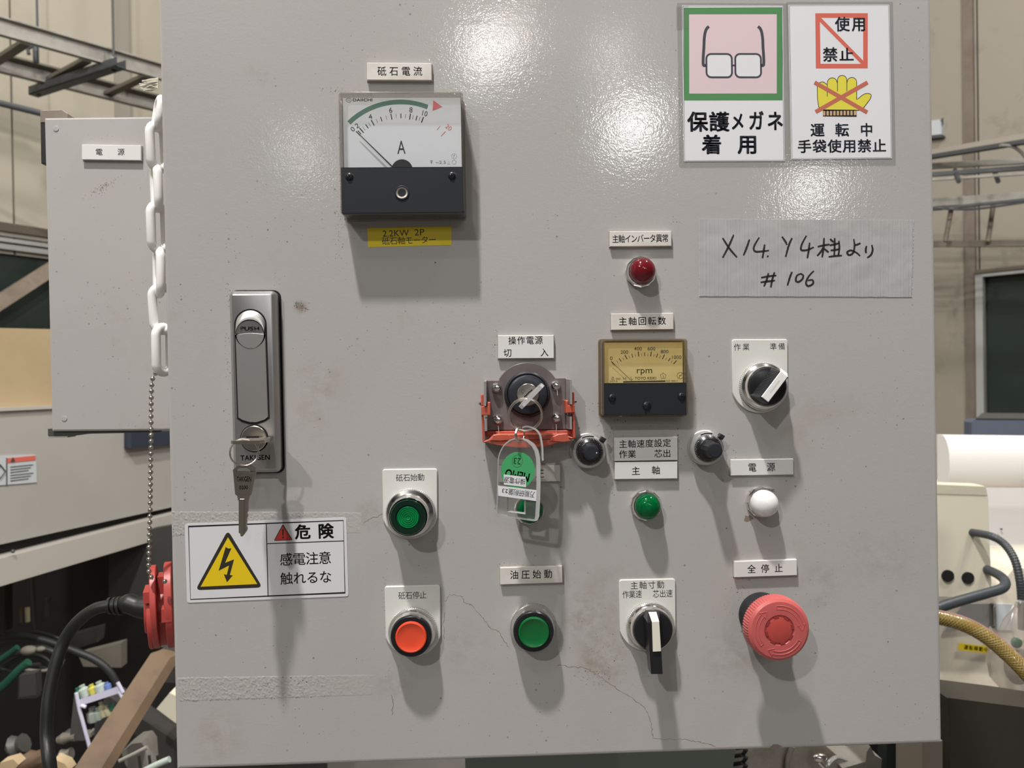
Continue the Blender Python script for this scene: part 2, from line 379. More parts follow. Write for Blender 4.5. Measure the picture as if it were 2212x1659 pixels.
def rrect(x0, x1, y0, y1, r, n=6):
    rs = r if isinstance(r, (list, tuple)) else (r, r, r, r); out = []     # radii: bl, br, tr, tl
    for (cx, cy, a0), q in zip(((x0, y0, PI), (x1, y0, 1.5 * PI), (x1, y1, 0), (x0, y1, 0.5 * PI)), rs):
        sx = 1 if cx == x0 else -1; sy = 1 if cy == y0 else -1
        for k in range(n + 1):
            a = a0 + k / n * PI / 2; out.append((cx + sx * q + q * math.cos(a), cy + sy * q + q * math.sin(a)))
    return out
def circ(cx, cy, r, n=48, ry=None): return [(cx + r * math.cos(2 * PI * i / n), cy + (ry or r) * math.sin(2 * PI * i / n)) for i in range(n)]
def arc(cx, cy, r, a0, a1, n=24): return [(cx + r * math.cos(math.radians(a0 + (a1 - a0) * i / n)), cy + r * math.sin(math.radians(a0 + (a1 - a0) * i / n))) for i in range(n + 1)]
def spline(pts, n=8, closed=False):
    P = [Vector(p) for p in pts]; k = len(P); out = []
    for i in range(k if closed else k - 1):
        p0 = P[(i - 1) % k] if closed or i > 0 else P[i]; p1 = P[i]; p2 = P[(i + 1) % k]; p3 = P[(i + 2) % k] if closed or i < k - 2 else p2
        for j in range(n):
            t = j / n; out.append(0.5 * ((2 * p1) + (p2 - p0) * t + (2 * p0 - 5 * p1 + 4 * p2 - p3) * t * t + (3 * p1 - p0 - 3 * p2 + p3) * t ** 3))
    if not closed: out.append(P[-1])
    return out
def tag(o, label, cat, group=None, kind=None):
    if label: o['label'] = label
    if cat: o['category'] = cat
    if group: o['group'] = group
    if kind: o['kind'] = kind
    return o
class T:
    """a thing fixed on the door (or on a plane parallel to it): an Empty whose x is right, y up, z towards the viewer; millimetres"""
    def __init__(s, name, label, cat, px, py, h=0.0, rot=0.0, group=None):
        s.h = h; s.x, s.y = door_mm(px, py, h)
        if isinstance(rot, tuple):
            a = door_mm(rot[0], rot[1], h); b = door_mm(rot[2], rot[3], h); rot = math.atan2(b[1] - a[1], b[0] - a[0])
        s.rot = rot
        s.o = bpy.data.objects.new(name, None); COL.objects.link(s.o); s.o.empty_display_size = 0.01
        s.o.matrix_world = Matrix.Translation((s.x * 0.001, -h * 0.001, EYE + s.y * 0.001)) @ Matrix.Rotation(PI / 2, 4, 'X') @ Matrix.Rotation(rot, 4, 'Z')
        if label: tag(s.o, label, cat, group)
    def P(s, px, py, z=0.0):
        """pixel -> local x, y for a point z mm above the thing's base"""
        a = door_mm(px, py, s.h + z); dx, dy = a[0] - s.x, a[1] - s.y; c, n = math.cos(-s.rot), math.sin(-s.rot)
        return (dx * c - dy * n, dx * n + dy * c)
    def R(s, xl, yt, xr, yb, z=0.0):
        xm, ym = (xl + xr) / 2, (yt + yb) / 2
        return s.P(xl, ym, z)[0], s.P(xr, ym, z)[0], s.P(xm, yb, z)[1], s.P(xm, yt, z)[1]     # x0, x1, y0, y1
# ------------------------------------------------------------------ lettering
_G = {}
def glyph(ch, bold=0.0):
    if bold > 0:
        v0, f0 = glyph(ch); vs, fs = [], []
        for dx, dy in ((0, 0), (1, .6), (-1, .6), (1, -.6), (-1, -.6), (0, .9), (0, -.9)):
            b = len(vs); vs += [(x + dx * bold, y + dy * bold) for x, y in v0]; fs += [tuple(b + i for i in f) for f in f0]
        return vs, fs
    bold = 0; k = ch
    if k not in _G:
        c = bpy.data.curves.new('t', 'FONT'); c.body = ch; c.size = 1; c.offset = bold; c.resolution_u = 3
        o = bpy.data.objects.new('t', c); COL.objects.link(o)
        me = bpy.data.meshes.new_from_object(o.evaluated_get(bpy.context.evaluated_depsgraph_get()))
        _G[k] = ([tuple(v.co[:2]) for v in me.vertices], [tuple(p.vertices) for p in me.polygons])
        bpy.data.objects.remove(o); bpy.data.curves.remove(c); bpy.data.meshes.remove(me)
    return _G[k]
def put(mb, vs, fs, fn): mb.add([fn(x, y) for x, y in vs], fs)
def kanji(mb, t, s, p0, p1, wpx, hpx, z, bold=0.0, flip=False, local=False, skew=0.0):
    """one line of CJK characters, first centred on p0 and last on p1 (pixels), each wpx x hpx"""
    a = p0 if local else t.P(*p0, z); b = p1 if local else t.P(*p1, z)
    k = 1.0 if local else (DIST * 1000 - t.h - z) / F
    n = len(s); ang = math.atan2(b[1] - a[1], b[0] - a[0]) if n > 1 else (PI if flip else 0.0)
    if flip and n > 1: pass
    c, d = math.cos(ang), math.sin(ang)
    for i, ch in enumerate(s):
        if ch == ' ': continue
        u = i / (n - 1) if n > 1 else 0; cx, cy = a[0] + (b[0] - a[0]) * u, a[1] + (b[1] - a[1]) * u
        vs, fs = glyph(ch, bold); sx, sy = wpx * k / 0.88, hpx * k / 0.88
        put(mb, vs, fs, lambda x, y: (cx + ((x - 0.5) * sx + (y - 0.36) * skew * sx) * c - (y - 0.36) * sy * d, cy + (x - 0.5) * sx * d + (y - 0.36) * sy * c, z))
def word(mb, t, s, cpx, wpx, hpx, z, bold=0.0, rot=0.0, local=False, sym=None):
    """latin word fitted to a box centred on a pixel"""
    a = cpx if local else t.P(*cpx, z); k = 1.0 if local else (DIST * 1000 - t.h - z) / F
    vs, fs = glyph(s, bold); xs = [v[0] for v in vs]; ys = [v[1] for v in vs]
    mx, my = (min(xs) + max(xs)) / 2, (min(ys) + max(ys)) / 2; sx, sy = wpx * k / (max(xs) - min(xs)), hpx * k / (max(ys) - min(ys))
    c, d = math.cos(math.radians(rot)), math.sin(math.radians(rot))
    put(mb, vs, fs, lambda x, y: (a[0] + (x - mx) * sx * c - (y - my) * sy * d, a[1] + (x - mx) * sx * d + (y - my) * sy * c, z))

def add_stains(mt, spots):
    """oil and grease marks with a place of their own on a painted part: (x, y, radius) in its local millimetres, colour, strength"""
    nt = mt.node_tree; N, L = nt.nodes, nt.links; b = N['Principled BSDF']; tc = N.new('ShaderNodeTexCoord')
    for (x, y), r, col, k in spots:
        src = b.inputs['Base Color'].links[0].from_socket
        ds = N.new('ShaderNodeVectorMath'); ds.operation = 'DISTANCE'; L.new(tc.outputs['Object'], ds.inputs[0]); ds.inputs[1].default_value = (x * .001, y * .001, 0)
        f = N.new('ShaderNodeMapRange'); f.interpolation_type = 'SMOOTHSTEP'; f.inputs[1].default_value = 0.0; f.inputs[2].default_value = r * .001; f.inputs[3].default_value = k; f.inputs[4].default_value = 0.0; L.new(ds.outputs['Value'], f.inputs[0])
        n = N.new('ShaderNodeTexNoise'); n.inputs['Scale'].default_value = 70; n.inputs['Detail'].default_value = 6; n.inputs['Roughness'].default_value = .7; L.new(tc.outputs['Object'], n.inputs['Vector'])
        g = N.new('ShaderNodeMapRange'); g.inputs[1].default_value = .42; g.inputs[2].default_value = .68; L.new(n.outputs['Fac'], g.inputs[0])
        q = N.new('ShaderNodeMath'); q.operation = 'MULTIPLY'; L.new(f.outputs[0], q.inputs[0]); L.new(g.outputs[0], q.inputs[1])
        mx = N.new('ShaderNodeMix'); mx.data_type = 'RGBA'; L.new(q.outputs[0], mx.inputs[0]); L.new(src, mx.inputs[6]); mx.inputs[7].default_value = (*col, 1); L.new(mx.outputs[2], b.inputs['Base Color'])
# ================================================================== the cabinet and its door
cab = T('control_cabinet', 'large light grey steel control cabinet whose front carries all the switches and meters', 'cabinet', 1190, 830, 0)
def cp(px, py): return cab.P(px, py, 0)
door_poly = [cp(380.5, 1663), cp(2036, 1606), cp(2007, -330), cp(334.5, -330)]
mb = M(); r = [[(x, y, -22) for x, y in door_poly], [(x, y, -2.4) for x, y in door_poly]]
for k in range(1, 5):
    a = k * PI / 8; r.append([(x, y, -2.4 + 2.4 * math.sin(a)) for x, y in inset(door_poly, 2.4 * (1 - math.cos(a)))])
mb.layers(r); mb.build('door_panel', 'door', cab, smooth=8)
mb = M(); mb.prism(inset(door_poly, 6), -230, -23); mb.build('body', 'door_body', cab)
mb = M(); mb.box(-60, 60, -1000, door_poly[0][1] + 20, -200, -120, 4); mb.build('support_post', 'green_grey', cab)
add_stains(MT['door'], [(cp(1300, 1425), 24, (.20, .16, .09), .75), (cp(1255, 1335), 18, (.22, .18, .12), .6), (cp(650, 664), 6, (.15, .09, .05), .8), (cp(690, 830), 26, (.30, .24, .20), .5), (cp(665, 910), 16, (.30, .24, .20), .45), (cp(800, 1110), 15, (.20, .18, .15), .6),
    (cp(1770, 1270), 22, (.22, .21, .20), .5), (cp(1900, 1200), 40, (.28, .27, .26), .4), (cp(1590, 1420), 30, (.24, .22, .18), .5), (cp(1010, 1400), 26, (.25, .24, .21), .4), (cp(470, 1590), 24, (.27, .22, .17), .5), (cp(560, 160), 12, (.25, .22, .19), .5), (cp(1440, 900), 40, (.28, .26, .24), .35), (cp(850, 1480), 20, (.2, .18, .15), .4), (cp(1310, 1300), 40, (.26, .23, .18), .45)])
# cracks in the paint and tape residue
def wob(pts, n=6, j=0.5):
    out = []
    for i in range(len(pts) - 1):
        for k in range(n):
            t = k / n; out.append((pts[i][0] + (pts[i + 1][0] - pts[i][0]) * t + random.uniform(-j, j), pts[i][1] + (pts[i + 1][1] - pts[i][1]) * t + random.uniform(-j, j)))
    return out + [pts[-1]]
for px in ([(962, 1298), (972, 1285), (998, 1287), (1004, 1302), (1020, 1308), (1036, 1328), (1050, 1345), (1062, 1358), (1078, 1365), (1092, 1388), (1100, 1402)],
           [(1205, 1437), (1235, 1441), (1262, 1442), (1290, 1458), (1318, 1478), (1346, 1496), (1372, 1512), (1392, 1528), (1402, 1548), (1408, 1576), (1410, 1593)],
           [(1410, 1593), (1432, 1596), (1470, 1597), (1495, 1600), (1520, 1605), (1545, 1612)],
           [(960, 1322), (958, 1345), (960, 1380)], [(785, 1130), (802, 1118), (815, 1116), (828, 1110)], [(845, 1500), (850, 1520), (846, 1545)]):
    q = wob([cp(*p) for p in px]); mb = M(); mb.stroke(q, [random.uniform(0.12, 0.42) for _ in q], 0.03); mb.build('paint_crack', 'crack', cab, smooth=0)
def blotch(px, py, rx, ry, z=0.025, n=26):
    cx, cy = cp(px, py); ph = [random.uniform(0.6, 1.1) for _ in range(n)]
    return [(cx + rx * ph[i] * math.cos(2 * PI * i / n), cy + ry * ph[i] * math.sin(2 * PI * i / n)) for i in range(n)]
def residue(x0, y0, x1, y1, x2, y2, x3, y3):
    """a bumpy strip where adhesive tape has been pulled off"""
    a, b_, c, d = cp(x0, y0), cp(x1, y1), cp(x2, y2), cp(x3, y3); nx, ny = 240, 26; vs, fs = [], []
    for j in range(ny + 1):
        for i in range(nx + 1):
            u, v = i / nx, j / ny
            X = (a[0] * (1 - u) + b_[0] * u) * (1 - v) + (d[0] * (1 - u) + c[0] * u) * v; Y = (a[1] * (1 - u) + b_[1] * u) * (1 - v) + (d[1] * (1 - u) + c[1] * u) * v
            e = min(1, min(i, nx - i, j, ny - j) / 1.0)
            fade = 1 - 0.75 * max(0, (u - 0.6) / 0.4)
            vs.append((X + random.uniform(-.15, .15), Y + random.uniform(-.15, .15), -0.02 + e * (0.05 + fade * random.random() ** 3 * 0.30)))
    for j in range(ny):
        for i in range(nx): k = j * (nx + 1) + i; fs.append((k, k + 1, k + nx + 2, k + nx + 1))
    mb = M(); mb.add(vs, fs); mb.build('tape_residue', 'residue', cab, smooth=180)
residue(371, 1104, 782, 1106, 779, 1152, 372, 1158)
residue(383, 1463, 806, 1457, 804, 1502, 385, 1516)
for px, py, rx, ry in ((1652, 1064, 5, 2.6), (1648, 1060, 9, 1.7), (1616, 1120, 3.5, 2.2), (1676, 1612, 4, 1.5)):
    mb = M(); mb.flat(blotch(px, py, rx, ry), 0.03); mb.build('bare_patch', 'crack', cab, smooth=0)
mb = M()
for px, py, s in ((650, 660, 4), (640, 655, 2), (660, 668, 2)):
    for _ in range(14):
        cx, cy = cp(px + random.gauss(0, s * 2), py + random.gauss(0, s)); mb.flat(circ(cx, cy, random.uniform(0.1, 0.35), 6), 0.03)
for cx_, cy_, sx, sy, n in ((1290, 1462, 28, 12, 60), (1300, 1400, 25, 40, 60), (1460, 480, 8, 6, 14), (1400, 600, 8, 6, 8), (480, 1010, 6, 6, 8), (395, 1030, 14, 20, 14), (425, 1040, 60, 40, 12), (735, 480, 6, 60, 60), (740, 330, 5, 90, 90), (728, 195, 20, 5, 30),
                         (1070, 740, 6, 20, 30), (1600, 1290, 14, 30, 60), (1300, 940, 40, 18, 60), (1320, 900, 20, 20, 40), (1325, 980, 5, 50, 60), (1468, 980, 5, 50, 40), (1580, 990, 10, 20, 24), (1170, 1008, 40, 4, 20), (830, 1300, 4, 60, 30), (1110, 1222, 40, 3, 24), (600, 700, 5, 80, 40), (492, 700, 4, 120, 80), (606, 960, 6, 60, 50), (1120, 400, 500, 330, 150), (1200, 1300, 500, 280, 220)):
    for _ in range(n):
        px, py = random.gauss(cx_, sx), random.gauss(cy_, sy)
        if not (400 < px < 1990 and 10 < py < 1600): continue
        x, y = cp(px, py); rr = random.uniform(0.08, 0.24) * (1.8 if random.random() < 0.06 else 1)
        mb.flat(circ(x, y, rr, 6, rr * random.uniform(.5, 1.4)), 0.02)
mb.build('dirt_specks', 'speck', cab, smooth=0, kind='stuff')

# ================================================================== name plates
def nameplate(tl, tr, bl, label, lines, old=False, group=None, h=0.0, th=2.6, size_mat=None):
    """plate from three pixel corners of its front face; lines of (string, first centre, last centre, w, h)"""
    cx, cy = (tr[0] + bl[0]) / 2, (tr[1] + bl[1]) / 2
    t = T('name_plate', label, 'label', cx, cy, h, (tl[0], tl[1], tr[0], tr[1]), group)
    a, b_, c = t.P(*tl, th), t.P(*tr, th), t.P(*bl, th)
    dx, dy = (b_[0] + c[0]) / 2, (b_[1] + c[1]) / 2
    w_, h_ = (b_[0] - a[0]) / 2, (a[1] - c[1]) / 2
    mb = M(); mb.box(dx - w_, dx + w_, dy - h_, dy + h_, 0, th, 0.25); mb.build('plate', 'old_plate' if old else 'white_plate', t)
    mb = M(); mb.box(dx - w_ - .35, dx + w_ + .35, dy - h_ - .35, dy + h_ + .35, 0, 0.5, 0.2); mb.build('grime_edge', 'edge_dirt', t)
    mb = M()
    for s, p0, p1, wp, hp in lines: kanji(mb, t, s, p0, p1, wp, hp, th + 0.04, bold=0.007)
    mb.build('lettering', 'ink', t, smooth=0)
    return t
G = 'engraved name plates on the grey door'
nameplate((792, 135.5), (932, 136.5), (793, 172.5), 'white name plate reading 砥石電流 above the large ammeter', [('砥石電流', (825, 154), (902.5, 154), 17.5, 18.5)], True, G)
nameplate((1317, 500), (1450, 499), (1318, 532.5), 'white name plate reading 主軸インバータ異常 above the red pilot lamp', [('主軸インバータ異常', (1329.5, 516.5), (1437, 514.5), 13.2, 16.5)], True, G)
nameplate((1320, 677.5), (1454.5, 676), (1321, 713), 'white name plate reading 主軸回転数 above the yellow rpm meter', [('主軸回転数', (1345.5, 694.5), (1429.5, 693), 17, 17)], True, G)
nameplate((1075, 724.5), (1195.5, 724), (1077, 774.5), 'white two-line name plate reading 操作電源 切 入 above the key switch', [('操作電源', (1106.5, 736), (1164, 735), 15.5, 16.5), ('切 入', (1096.5, 762.5), (1176, 761.5), 16, 16.5)], False, G)
nameplate((1326.5, 945.5), (1462.5, 943.5), (1328.5, 996), 'white two-line name plate reading 主軸速度設定 作業 芯出 between the two dials', [('主軸速度設定', (1346, 959.5), (1440.5, 957), 16.5, 16.5), ('作業', (1346, 981.5), (1365, 981), 16.5, 16.5), ('芯出', (1422, 980), (1440.5, 979.5), 16.5, 16.5)], False, G)
nameplate((1328, 999), (1463, 997.5), (1329, 1035.5), 'white name plate reading 主軸 above the green pilot lamp in full view', [('主軸', (1373.5, 1017.5), (1417, 1016), 17, 17.5)], False, G)
nameplate((1078, 1006), (1209.5, 1004), (1079, 1042), 'grey-shaded name plate mostly hidden behind the green key tag', [('油圧', (1122, 1025), (1166, 1023.5), 17, 17.5)], True, G)
nameplate((1578.5, 993), (1713.5, 991), (1579.5, 1027.5), 'white name plate reading 電源 above the milky white pilot lamp', [('電源', (1625, 1010), (1665.5, 1009), 17, 18)], False, G)
nameplate((1586, 1213), (1721, 1208.5), (1587.5, 1247.5), 'white name plate reading 全停止 above the red mushroom stop button', [('全停止', (1623.5, 1229.5), (1682, 1227.5), 17, 17.5)], False, G)
nameplate((1079.5, 1226.5), (1214, 1222.5), (1081.5, 1263), 'stained name plate reading 油圧始動 above the flat green push button', [('油圧始動', (1111, 1242), (1184, 1240), 17, 18)], True, G)

# ================================================================== ammeter
def screw(t, x, y, z, r, name='cross_screw', mt='black_plastic', slot='cross', ang=20):
    mb = M(); mb.lathe([(r * 1.25, z), (r * 1.25, z + 0.1), (r * 1.05, z + .15), (r, z + 0.5), (r * 0.75, z + 0.9), (r * .3, z + 1.05)], x, y, 24); s = mb.build(name, mt, t)
    mb = M(); a = math.radians(ang)
    for k in ((0, PI / 2) if slot == 'cross' else (0,)):
        c, d = math.cos(a + k), math.sin(a + k); l, w2 = (r * .62, r * .16) if slot == 'cross' else (r * 1.0, r * .14)
        mb.prism([(x + c * u * l - d * v * w2, y + d * u * l + c * v * w2) for u, v in ((-1, -1), (1, -1), (1, 1), (-1, 1))], z + 0.5, z + 1.12)
    mb.build('slot', 'hole', s, smooth=0)
def meter_case(t, FR, zf, split, clear_m, side_m, black, face_m, zface, wall=1.2, r=2.0):
    x0, x1, y0, y1 = FR
    mb = M(); mb.prism(rrect(x0 - .6, x1 + .6, y0 - .6, y1 + .6, r), 0, 2.0, 0.6); mb.build('flange', side_m, t)
    mb = M(); mb.prism(rrect(x0 + wall, x1 - wall, y0 + wall, y1 - wall, r * .6), 0.1, zface - 1.0); mb.build('housing', 'black_plastic', t)
    mb = M(); mb.box(x0 + wall + .3, x1 - wall - .3, split - .5, y1 - wall - .4, zface - .8, zface); fp = mb.build('dial_plate', face_m, t)
    o_, i_ = rrect(x0, x1, y0, y1, r), rrect(x0 + wall, x1 - wall, y0 + wall, y1 - wall, r * .6)
    mb = M(); n = len(o_)       # side walls of the cover as a closed frame
    mb.layers([[(x, y, 1.5) for x, y in o_], [(x, y, zf - .7) for x, y in o_], [(x, y, zf) for x, y in inset(o_, .7)], [(x, y, zf) for x, y in i_], [(x, y, 1.5) for x, y in i_]], close=True)
    mb.build('cover_rim', side_m, t)
    mb = M(); mb.box(x0 + wall * .9, x1 - wall * .9, split, y1 - wall * .9, zf - .5, zf - .05); mb.build('window', clear_m, t)
    mb = M(); mb.prism(rrect(x0 + wall * .6, x1 - wall * .6, y0 + wall * .6, split, (.8, .8, .1, .1)), 1.0, zf + .25, .35); mb.build('lower_cover', black, t)
    return fp
am = T('ammeter', 'large square white-faced ammeter marked A with a black lower half', 'meter', 869, 334, 0, (731, 196, 1001, 195.5))
FR = am.R(733, 197, 1002, 463, 17)
ysp = am.P(866, 361, 17)[1]
fp = meter_case(am, FR, 17, ysp, 'clear', 'clear_side', 'meter_black', 'meter_white', 11)
def az(x, y, z=11.05): return am.P(690 + x / 3.607, 100 + y / 3.607, z)
zc = 11.08; pv = az(640, 1010); kk = math.dist(az(640, 520), pv) / 490
off = -0.6
def pol(rr, deg): a = math.radians(deg + off); return (pv[0] + rr * kk * math.cos(a), pv[1] + rr * kk * math.sin(a))
mb = M(); mb.stroke([pol(577, 134.5 - i * (134.5 - 69.0) / 40) for i in range(41)], 34 * kk, zc); mb.build('green_band', 'meter_green', am, smooth=0)
mb = M(); mb.flat([az(887, 420), az(957, 472), az(881, 502)], zc); mb.flat([(1, 1), (1, 1), (1, 1)], zc) if 0 else None
def tick(mb, deg, r0, r1, wd): mb.stroke([pol(r0, deg), pol(r1, deg)], wd * kk, zc)
tick(mb, 52.3, 455, 493, 4); tick(mb, 45.3, 440, 490, 5)
word(mb, am, '20', (690 + 1007 / 3.607, 100 + 632 / 3.607), 13, 9.5, zc, -0.012, -38); mb.build('red_mark', 'meter_red', am, smooth=0)
mb = M()
majors = {0: 135.4, 2: 131.0, 4: 118.1, 6: 99.3, 8: 81.5, 10: 69.3}
for v, d in majors.items(): tick(mb, d, 445, 492, 8)
for d in (133.8, 124.6, 109.2, 90.2, 75.2): tick(mb, d, 450, 486, 7)
for d in (128.2, 121.5, 113.8, 104.2, 94.8, 85.8, 78.6, 72.2): tick(mb, d, 452, 484, 2.6)
for s, x, y, wz, hz, ro in (('0', 259, 645, 26, 36, 38), ('2', 293, 618, 26, 36, 28), ('4', 396, 548, 28, 38, 12), ('6', 555, 497, 24, 40, 2), ('8', 713, 495, 24, 40, -4), ('10', 822, 523, 40, 40, -14)):
    word(mb, am, s, (690 + x / 3.607, 100 + y / 3.607), wz / 3.607, hz / 3.607, zc, -0.012, ro)
word(mb, am, 'A', (867, 318), 17.5, 28, zc, 0.0)
mb.build('scale_marks', 'ink', am, smooth=0)
mb = M(); word(mb, am, 'DAIICHI', (690 + 336 / 3.607, 100 + 417 / 3.607), 41.5, 6.3, zc, 0.012)
e = az(228, 419); mb.stroke(circ(e[0], e[1], 1.6, 24, 1.2), .28, zc, closed=True); mb.stroke([(e[0] - .9, e[1]), (e[0] + .9, e[1])], .28, zc)
word(mb, am, '~2.5', (690 + 945 / 3.607, 100 + 903 / 3.607), 22, 6.5, zc, -0.012)
q = az(1008, 905); mb.stroke([(q[0] - 1, q[1] - .9), (q[0] + 1, q[1] - .9)], .15, zc); mb.stroke([(q[0], q[1] - .9), (q[0], q[1] + .9)], .15, zc)
e = az(1050, 856); mb.stroke(circ(e[0], e[1], 1.5, 24), .15, zc, closed=True); mb.stroke([(e[0] - .6, e[1] - .8), (e[0], e[1]), (e[0] - .4, e[1] + .2), (e[0] + .6, e[1] + .9)], .15, zc)
e = az(1050, 902); mb.stroke([(e[0] + 1.4 * math.sin(2 * PI * i / 5), e[1] + 1.4 * math.cos(2 * PI * i / 5)) for i in range(5)], .15, zc, closed=True)
q = az(877, 903); mb.stroke([(q[0] - 1, q[1] + .9), (q[0] + .5, q[1] + .9)], .3, zc); mb.stroke([(q[0] - 1, q[1]), (q[0] + .3, q[1])], .3, zc); mb.stroke([(q[0] - .3, q[1] + .9), (q[0] - .3, q[1] - 1)], .35, zc)
mb.build('print', 'ink_grey', am, smooth=0)
n0, n1 = am.P(690 + 300 / 3.607, 100 + 675 / 3.607, 12.6), am.P(690 + 575 / 3.607, 100 + 945 / 3.607, 12.6)
d_ = Vector((n1[0] - n0[0], n1[1] - n0[1], 0)).normalized()
mb = M(); mb.tube([(n0[0], n0[1], 12.6), (n0[0] + d_.x * 3, n0[1] + d_.y * 3, 12.6), (n1[0] + d_.x * 4, n1[1] + d_.y * 4, 12.6)], .2, 8, rs=[.14, .25, .45]); mb.build('needle', 'ink', am)
q = am.P(869, 368, 12.2); mb = M(); mb.prism(circ(q[0], q[1], 6.3, 40), 11.2, 13.2); mb.build('movement_hub', 'black_plastic', am)
for x, y in ((234, 1015), (1034, 1008)):
    q = am.P(690 + x / 3.607, 100 + y / 3.607, 17.5); screw(am, q[0], q[1], 17.2, 2.1)
q = am.P(690 + 643 / 3.607, 100 + 1142 / 3.607, 17.5)
mb = M(); mb.lathe([(4.3, 17.2), (4.3, 17.6), (4.0, 17.8), (3.6, 17.7)], q[0], q[1], 32); kn = mb.build('zero_adjuster', 'meter_black', am)
mb = M(); mb.lathe([(3.5, 17.2), (3.5, 18.0), (2.6, 17.7), (1, 17.4)], q[0], q[1], 60, ((0, 1, 2), .35)); mb.build('adjuster_screw', 'worn_metal', kn)

# ================================================================== rpm meter
rm = T('rpm_meter', 'small yellow-faced meter marked rpm with a black lower half', 'meter', 1392, 817, 0, (1298, 731, 1487, 730))
FR = rm.R(1301, 732, 1486, 900, 12)
def rz(x, y, z=7.05): return rm.P(1290 + x / 8.295, 720 + y / 8.295, z)
ysp = rm.P(1393, 827, 12)[1]
meter_case(rm, FR, 12, ysp, 'clear_yellow', 'clear_amber', 'meter_black', 'meter_yellow', 7, wall=1.5)
zr = 7.08; kz = (471 - 7) / F / 8.295
mb = M()
TK = [(255, 505, 315, 565), (345, 492, 378, 535), (392, 448, 432, 505), (456, 435, 484, 482), (495, 388, 537, 462), (566, 398, 587, 445), (620, 368, 638, 433), (680, 372, 692, 422), (735, 328, 745, 415), (796, 362, 799, 410), (851, 340, 851, 410), (908, 360, 904, 412), (970, 330, 958, 413), (1025, 372, 1009, 420), (1082, 365, 1062, 430), (1135, 398, 1114, 446), (1205, 380, 1170, 460), (1248, 435, 1222, 478), (1310, 445, 1272, 500), (1350, 488, 1320, 525), (1423, 485, 1367, 548)]
for i, (x, y, x2, y2) in enumerate(TK): mb.stroke([rz(x, y), rz(x2, y2)], (15 if i % 4 == 0 else 13 if i % 2 == 0 else 6) * kz, zr)
for s, x, y, wz in (('0', 252, 447, 42), ('200', 488, 335, 138), ('400', 730, 275, 140), ('600', 973, 275, 140), ('800', 1208, 327, 140), ('1000', 1425, 427, 170)):
    word(mb, rm, s, (1290 + x / 8.295, 720 + y / 8.295), wz / 8.295, 7.4, zr, -0.004)
word(mb, rm, 'rpm', (1290 + 848 / 8.295, 720 + 695 / 8.295), 33.5, 13.5, zr, 0.0)
word(mb, rm, 'TOYO KEIKI', (1290 + 865 / 8.295, 720 + 803 / 8.295), 46.5, 5.8, zr, -0.006)
mb.stroke([rz(465, 870), rz(1222, 856)], 22 * kz, zr)
mb.build('scale_marks', 'ink', rm, smooth=0)
mb = M()
word(mb, rm, '2.5', (1290 + 490 / 8.295, 720 + 803 / 8.295), 7.5, 4.2, zr, -0.01)
mb.stroke([rz(600, 775), rz(615, 825), rz(640, 825)], 7 * kz, zr)
mb.stroke([rz(330, 805), rz(418, 805)], 6 * kz, zr); mb.stroke([rz(330, 828), rz(418, 828)], 5 * kz, zr)
mb.stroke([rz(255, 832), rz(268, 832), rz(262, 800), rz(270, 785), rz(290, 785), rz(298, 800), rz(292, 832), rz(305, 832)], 7 * kz, zr)
word(mb, rm, 'DCF-S', (1290 + 295 / 8.295, 720 + 860 / 8.295), 16.5, 3.6, zr, -0.01)
word(mb, rm, 'NO. 60617', (1290 + 1340 / 8.295, 720 + 852 / 8.295), 25, 3.4, zr, -0.01)
e = rz(1183, 765); st = []
for i in range(10): rr = 7.2 * .28 if i % 2 == 0 else 5.0 * .28; st.append((e[0] + rr * math.sin(PI * i / 5), e[1] + rr * math.cos(PI * i / 5)))
mb.stroke(st, 5 * kz, zr, closed=True); word(mb, rm, '2', (1290 + 1184 / 8.295, 720 + 770 / 8.295), 2.6, 4.6, zr, -0.01)
e = rz(1488, 757); mb.stroke(arc(e[0], e[1], 1.95, 20, 330, 30), 6 * kz, zr); mb.stroke([rz(1462, 790), rz(1480, 775), rz(1475, 750), rz(1505, 755), rz(1520, 720)], 7 * kz, zr)
mb.build('print', 'ink_soft', rm, smooth=0)
n0, n1 = rz(262, 512, 8.2), rz(625, 855, 8.2)
mb = M(); mb.tube([(n0[0], n0[1], 8.2), (n1[0], n1[1], 8.2)], .13, 8); mb.build('needle', 'ink', rm)
for x, y in ((268, 1158), (1515, 1135)):
    q = rz(x, y, 12.5); screw(rm, q[0], q[1], 12.2, 2.1)
q = rz(892, 1300, 12.5); screw(rm, q[0], q[1], 12.2, 2.3, 'zero_screw', slot='one', ang=52)

# ================================================================== lamps, buttons and switches
def pilot(px, py, label, kind, top=11.5, dome_r=7.9, group='pilot lamps on the door'):
    t = T('pilot_lamp', label, 'lamp', px, py, 2.5, 0, group)
    mb = M(); mb.lathe([(9.5, -2.5), (9.5, -.8), (9.6, .3), (8.9, 1.2), (8.4, 2.8), (8.25, 3.1)], n=12); mb.build('bezel', 'chrome', t, smooth=10)
    mb = M(); mb.lathe([(8.2, 2.0), (8.2, 3.0), (7.9, 3.5)], n=48); mb.build('gasket_ring', 'black_matte', t)
    prof = [(dome_r, 2.6), (dome_r, 5.0)] + [(dome_r * math.cos(a), 5.0 + (top - 5.0) * math.sin(a)) for a in [PI / 2 * k / 9 for k in range(1, 9)]] + [(0.2, top)]
    mb = M(); mb.lathe(prof, n=48); mb.build('lens', 'lens_' + kind, t, smooth=80)
    if kind != 'white':
        p2 = [(7.3, 2.7)]
        for k in range(6): rr = 6.9 - k * 1.15; p2 += [(rr, 3.2 + k * .7), (rr - .2, 3.9 + k * .7)]
        mb = M(); mb.lathe(p2, n=40); mb.build('reflector_rings', 'green_inner' if kind == 'green' else 'red_inner', t, smooth=20)
    return t
